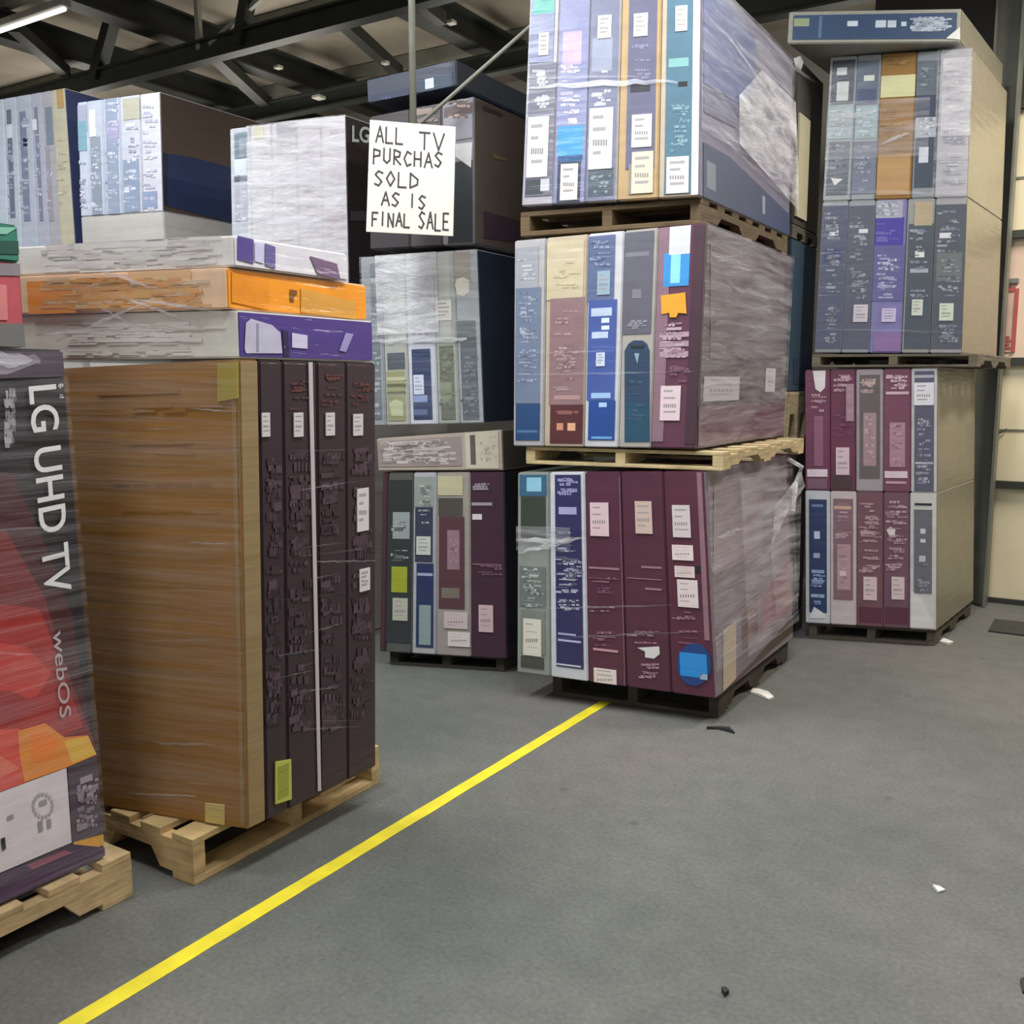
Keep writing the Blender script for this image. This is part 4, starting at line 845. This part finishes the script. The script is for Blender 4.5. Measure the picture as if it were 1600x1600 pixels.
# ================================================================== nearest left: tall standing carton with big print
BR = onz(166, 1339, .14); Q = above(BR, 99, 546); lean = Q - BR; vlg = Vector((math.cos(math.radians(58)), math.sin(math.radians(58)), 0))
FR = BR - vlg*.97; LG = Load([FR - dL*.72, FR, BR, BR - dL*.72] + [p + lean for p in (FR - dL*.72, FR, BR, BR - dL*.72)])
LGp = Load([FR - dL*.78 - vlg*.05, FR + dL*.03 - vlg*.05, BR + dL*.03 + vlg*.06, BR - dL*.78 + vlg*.06]*2)
pallet(LGp, 0, .1385, 'worn wooden pallet under the red television carton', along='v', col='#b59a70')
GLG = 'upright cartons on the nearest left pallet'
for i in range(3):
    carton(LG, (i*.25, (i+1)*.25, 0, 1, 0, 1), 'R', dict(col='#43303a'), 'dark upright carton hidden behind the red television carton', GLG)
o = carton(LG, (.75, 1, 0, 1, 0, 1), 'R', dict(col='#2a1f24', side='#221a1e', sidepanel=[
  ([(-150, 720), (20, 740), (70, 850), (112, 960), (140, 1140), (-150, 1140)], '#45191d'),
  ([(-150, 800), (10, 830), (70, 935), (95, 1020), (120, 1090), (150, 1165), (-150, 1220)], '#742224'),
  ([(-150, 930), (60, 950), (85, 1010), (110, 1085), (130, 1135), (100, 1150), (-150, 1190)], '#a02c2a'),
  ([(-150, 985), (40, 1010), (80, 1050), (60, 1085), (0, 1110), (-150, 1120)], '#c03c34'),
  ([(-150, 1065), (20, 1080), (60, 1100), (20, 1130), (-150, 1130)], '#9a2c30'),
  ([(-150, 1150), (30, 1138), (40, 1222), (-150, 1292)], '#d24a3c'),
  ([(-150, 1200), (0, 1180), (30, 1200), (-20, 1228), (-150, 1260)], '#d9705c'),
  ([(28, 1142), (70, 1130), (100, 1152), (137, 1149), (156, 1177), (103, 1199), (38, 1222), (30, 1180)], '#e0862a'),
  ([(100, 1158), (137, 1150), (155, 1176), (112, 1192)], '#e0b040'),
  ([(50, 1145), (72, 1140), (92, 1165), (70, 1190), (48, 1190)], '#e87a20'),
  ([(-150, 1292), (0, 1238), (103, 1200), (111, 1316), (0, 1363), (-150, 1425)], '#d8ccd2'),
  ([(105, 1199), (156, 1179), (164, 1301), (112, 1315)], '#473644'),
  ([(114, 1316), (165, 1301), (166, 1318), (118, 1334)], '#d89c3a'),
  ([(-150, 1427), (0, 1366), (116, 1319), (166, 1322), (166, 1339), (-150, 1480)], '#452848'),
  ([(40, 1352), (100, 1328), (112, 1332), (50, 1358)], '#8a4a5c'),
  ([(-150, 548), (100, 548), (104, 588), (-150, 596)], '#4a3c48'),
  ([(-150, 552), (30, 552), (60, 566), (10, 585), (-150, 590)], '#8f8590'),
  ]), 'red and black television carton standing upright on the nearest left pallet', GLG)
bm = newbm()
off = (.0040, .0046)
for k in range(16):
    a = k*math.pi/8; x, y = 66+15*math.cos(a), 1258+18*math.sin(a)
    prism(bm, LG, 'R', rect_ab(LG, 'R', x-2, y-2, x+2, y+2), *off, '#a9a0a8')
for r in ((58, 1283, 66, 1297), (72, 1280, 79, 1292), (60, 1252, 72, 1255), (0, 1310, 8, 1326), (10, 1275, 20, 1278)):
    prism(bm, LG, 'R', rect_ab(LG, 'R', *r), *off, '#8f8790' if r[0] else '#1f1a22')
marks(bm, LG, 'R', (116, 1215, 155, 1295), 16, ['#8a7a88', '#6a5868', '#a596a2'], 5, off)
link('printed_panel', bm, M_PRINT, o.matrix_world.copy(), o)
mw = o.matrix_world.copy()
face_text(LG, 'R', 'LG UHD TV', (42, 604), (68, 932), (86, 600), mw, o, '#dedbd8', .012)
face_text(LG, 'R', 'webOS', (80, 986), (92, 1122), (98, 984), mw, o, '#b0a4a8', .004)
bm = newbm(); marks(bm, LG, 'R', (4, 606, 26, 712), 22, ['#b0a6ac', '#8f858c'], 9, (.0042, .0048), hmin=8, hmax=16)
marks(bm, LG, 'R', (88, 594, 100, 622), 4, ['#d0c9ca'], 10, (.0042, .0048)); link('lettering', bm, M_PAPER, mw, o)
wrap(LG, 'glossy stretch wrap around the red television carton', sheets=[('R', 0, .0, 1, 1, 2, .009)], strands=[('R', -60, 745, 60, 738, 5, 0), ('R', -60, 830, 100, 822, 3, 0), ('R', -80, 560, 60, 560, 22, 1), ('R', -80, 1020, 70, 1022, 4, 0)])
# two flat cartons on it
vv = .5
for _ in range(40):
    e = proj(LG.P(1, vv, 1))[0] - 42; vv -= e*.0008
b2 = LG.P(1, vv, 1) + Vector((0, 0, .0015)); zc = b2.z
z_a = above(b2, 42, 412).z; z_b = above(b2, 40, 352).z
def capload(za, zb_, v): 
    q = [b2 - vlg*.9 - dL*.65, b2 - vlg*.9, b2, b2 - dL*.65]
    return Load([Vector((p.x, p.y, za)) for p in q] + [Vector((p.x, p.y, zb_)) for p in q])
L1 = capload(zc, z_a, 0); L2 = capload(z_a+.001, z_b, 0)
carton(L1, (0, 1, 0, 1, 0, 1), 'R', dict(col='#8a4048', side='#b8505a', sidepanel=[([(-120, 503), (42, 506), (42, 545), (-120, 545)], '#6f6d6a'), ([(-120, 412), (42, 412), (42, 432), (-120, 428)], '#8a8286'), ([(-60, 440), (10, 445), (12, 500), (-60, 500)], '#cf7a78')]),
       'flat red carton lying on top of the red television carton', None)
carton(L2, (0, 1, 0, 1, 0, 1), 'R', dict(col='#2f6a58', side='#2f7a64', sidepanel=[([(-120, 372), (38, 378), (38, 398), (-120, 395)], '#1f4f44'), ([(-120, 352), (30, 356), (10, 366), (-120, 364)], '#86c0aa')]),
       'flat teal green carton topmost at the left edge', None)

# ================================================================== hanging sign
sy = 4.55
sg = Load([atfwd(572, 362, sy+.03), atfwd(708, 369, sy-.02), atfwd(708, 369, sy-.02) + Vector((0, .006, 0)), atfwd(572, 362, sy+.03) + Vector((0, .006, 0)),
           atfwd(578, 187, sy+.03), atfwd(712, 198, sy-.02), atfwd(712, 198, sy-.02) + Vector((0, .006, 0)), atfwd(578, 187, sy+.03) + Vector((0, .006, 0))])
base = (sg.c[0]+sg.c[1])/2; fr = frame_of(base, sg.ang)
root = empty('hanging_sign', fr); tag(root, 'white handwritten sign board hanging on a thin pole before the stacks', 'sign')
bm = newbm(); hexa(bm, sg.c, '#d6cdc2', .0015); link('board', bm, M_PAPER, fr, root)
ST = {'A': [[(0, 0), (.5, 1), (1, 0)], [(.2, .38), (.8, .38)]], 'L': [[(0, 1), (0, 0), (.9, 0)]], 'T': [[(0, 1), (1, 1)], [(.5, 1), (.5, 0)]], 'V': [[(0, 1), (.5, 0), (1, 1)]],
      'P': [[(0, 0), (0, 1), (.8, .9), (.8, .6), (0, .5)]], 'U': [[(0, 1), (0, .2), (.4, 0), (.8, .2), (.8, 1)]], 'R': [[(0, 0), (0, 1), (.8, .85), (.7, .55), (0, .5), (.9, 0)]],
      'C': [[(.9, .85), (.4, 1), (0, .5), (.4, 0), (.9, .15)]], 'H': [[(0, 0), (0, 1)], [(.85, 0), (.85, 1)], [(0, .5), (.85, .5)]], 'S': [[(.9, .88), (.4, 1), (.05, .75), (.8, .3), (.45, 0), (0, .12)]],
      'O': [[(.45, 1), (0, .5), (.45, 0), (.9, .5), (.45, 1)]], 'D': [[(0, 0), (0, 1), (.85, .6), (.8, .25), (0, 0)]], 'I': [[(.4, 0), (.4, 1)]], 'F': [[(0, 0), (0, 1), (.9, 1)], [(0, .52), (.7, .52)]], 'N': [[(0, 0), (0, 1), (.85, 0), (.85, 1)]], 'E': [[(.85, 1), (0, 1), (0, 0), (.85, 0)], [(0, .5), (.7, .5)]]}
bm = newbm(); g, n = sg.G('F'), sg.nrm('F'); rr = random.Random(5)
def stroke(p, q, th):
    d = (Vector(q)-Vector(p)); d = d.normalized(); nn = Vector((-d.y, d.x))*th*.5; e = d*th*.3
    v = [Vector(p)-e-nn, Vector(q)+e-nn, Vector(q)+e+nn, Vector(p)-e+nn]
    asp = .75
    prism(bm, sg, 'F', [(a.x, a.y) for a in v], .0004, .001, '#3a3436')
def write(s, x0, x1, yt, yb):
    k = len(s); cw = (x1-x0)/k
    for i, ch in enumerate(s):
        if ch == ' ': continue
        dy = rr.uniform(-.008, .008)
        for pl in ST[ch]:
            for p, q in zip(pl, pl[1:]):
                f = lambda c: (x0 + cw*(i + .08 + c[0]*.74), 1 - (yb + dy - (yb-yt)*c[1]))
                stroke(f(p), f(q), .019)
write('ALL', .07, .42, .05, .19); write('TV', .57, .9, .07, .22); write('PURCHAS', .05, .88, .25, .38)
write('SOLD', .07, .62, .45, .58); write('AS', .16, .4, .64, .76); write('IS', .48, .7, .64, .76); write('FINAL', .06, .52, .82, .94); write('SALE', .6, .97, .8, .95)
link('lettering', bm, M_PAPER, fr, root)
tp = (sg.c[4]+sg.c[5])/2 + Vector((0, .02, 0))
bm = newbm(); tube(bm, [Vector((tp.x, tp.y+.012, tp.z-.12)), Vector((tp.x, tp.y+.012, CEIL-.005))], .016); link('support_pole', bm, M_GALV, fr, root, smooth=True)
a = atfwd(655, 186, sy+.02); b = atfwd(822, 40, sy+.1); b = a + (b-a)*1.02
k = (CEIL-.01-a.z)/(b.z-a.z); b = a + (b-a)*k
bm = newbm(); tube(bm, [a + Vector((0, .01, -.02)), b], .009, n=8); link('brace_rod', bm, M_GALV, fr, root, smooth=True)

# red sign on the cream wall
wf = VW-.001
def wpt(x, y, o_=0): return onV(x, y, wf - o_)
c0 = wpt(1574, 545); fr = frame_of(c0, YAW); ws_ = (wpt(1588, 500)-wpt(1560, 500)).length; zt_, zb_ = wpt(1574, 450).z, wpt(1574, 552).z
root = empty('wall_sign', fr); tag(root, 'narrow upright red sign on the cream wall', 'sign')
M_RED = simple('faded_red_plastic', '#a8483e', .5); M_PINK = simple('faded_sign_face', '#c9a898', .6)
uc2 = c0.dot(dL); H_ = zt_-zb_
bm = newbm(); rbox(bm, R(uc2, wf-.004, (zt_+zb_)/2), ws_*.86, .006, H_*.96); link('backing', bm, M_PINK, fr, root)
bm = newbm()
for s_ in (-1, 1): rbox(bm, R(uc2+s_*ws_*.34, wf-.01, (zt_+zb_)/2), ws_*.2, .008, H_*.97)
rbox(bm, R(uc2, wf-.01, zt_-.012), ws_*.5, .008, .024); link('frame', bm, M_RED, fr, root)
bm = newbm()
for i in range(4): rbox(bm, R(uc2 + (-.05 if i % 2 else .05)*ws_, wf-.009, zb_+H_*(.08+.055*i)), ws_*.3, .004, H_*.035)
link('lettering', bm, M_RED, fr, root)
bm = newbm(); rbox(bm, R(uc2, wf-.014, wpt(1574, 440).z), ws_*.8, .025, .035, bevel=.006); tag(link('wall_bracket', bm, M_STEELL, frame_of(wpt(1574, 440), YAW)), 'small brown bracket on the wall above the red sign', 'bracket')
bm = newbm(); tube(bm, [wpt(1541, 692, .02), wpt(1550, 684, .02), wpt(1553, 690, .03), wpt(1560, 678, .02), wpt(1573, 670, .02)], .006, n=6)
tag(link('loose_wire', bm, M_STEEL, frame_of(wpt(1555, 685), YAW), smooth=True), 'short dark loose wire on the cream wall beside the column', 'wire')

# ================================================================== scraps on the floor
M_WHITE = simple('white_scrap_paper', '#d8d2c8', .8); M_BLACK = simple('black_scrap', '#252525', .7)
def scrap(px, label, name, m, cat):
    pts = [onz(x, y, .0) for x, y in px]; c = sum(pts, Vector())/len(pts); bm = newbm(); rr = random.Random(len(label))
    lo = [bm.verts.new(p + Vector((0, 0, .001))) for p in pts]; hi = [bm.verts.new(p + Vector((0, 0, .004 + rr.uniform(0, .012)))) for p in pts]
    bm.faces.new(hi); bm.faces.new(lo[::-1]); k = len(pts)
    for i in range(k): bm.faces.new((lo[i], lo[(i+1) % k], hi[(i+1) % k], hi[i]))
    bmesh.ops.recalc_face_normals(bm, faces=bm.faces)
    tag(link(name, bm, m, frame_of(c, 0)), label, cat)
scrap([(1172, 1083), (1176, 1078), (1186, 1078), (1200, 1084), (1209, 1091), (1201, 1094), (1188, 1089)], 'torn white scrap beside the bottom central load on the floor', 'paper_scrap', M_WHITE, 'paper scrap')
scrap([(1468, 1004), (1474, 998), (1490, 1004), (1482, 1008)], 'pale scrap at the foot of the right stack', 'paper_scrap', M_WHITE, 'paper scrap')
scrap([(1457, 1387), (1468, 1386), (1477, 1393), (1466, 1396)], 'tiny pale scrap on the open floor at right', 'paper_scrap', M_WHITE, 'paper scrap')
scrap([(1104, 1140), (1125, 1136), (1140, 1139), (1148, 1147), (1138, 1144), (1122, 1140)], 'thin black strip on the floor before the central stack', 'plastic_scrap', M_BLACK, 'plastic scrap')
scrap([(1127, 1550), (1134, 1546), (1139, 1553), (1132, 1559)], 'small black crumb on the floor near the bottom', 'plastic_scrap', M_BLACK, 'plastic scrap')
scrap([(1594, 1535), (1610, 1525), (1616, 1545), (1598, 1553)], 'black scrap at the right edge of the floor', 'plastic_scrap', M_BLACK, 'plastic scrap')
bm = newbm(); c = onz(1620, 985, .006); rbox(bm, c, .5, .35, .012, bevel=.003)
M_MAT = simple('dark_rubber', '#33332f', .8); tag(link('rubber_mat', bm, M_MAT, frame_of(c - Vector((0, 0, .006)), YAW)), 'dark rubber mat on the floor near the cream wall', 'mat')
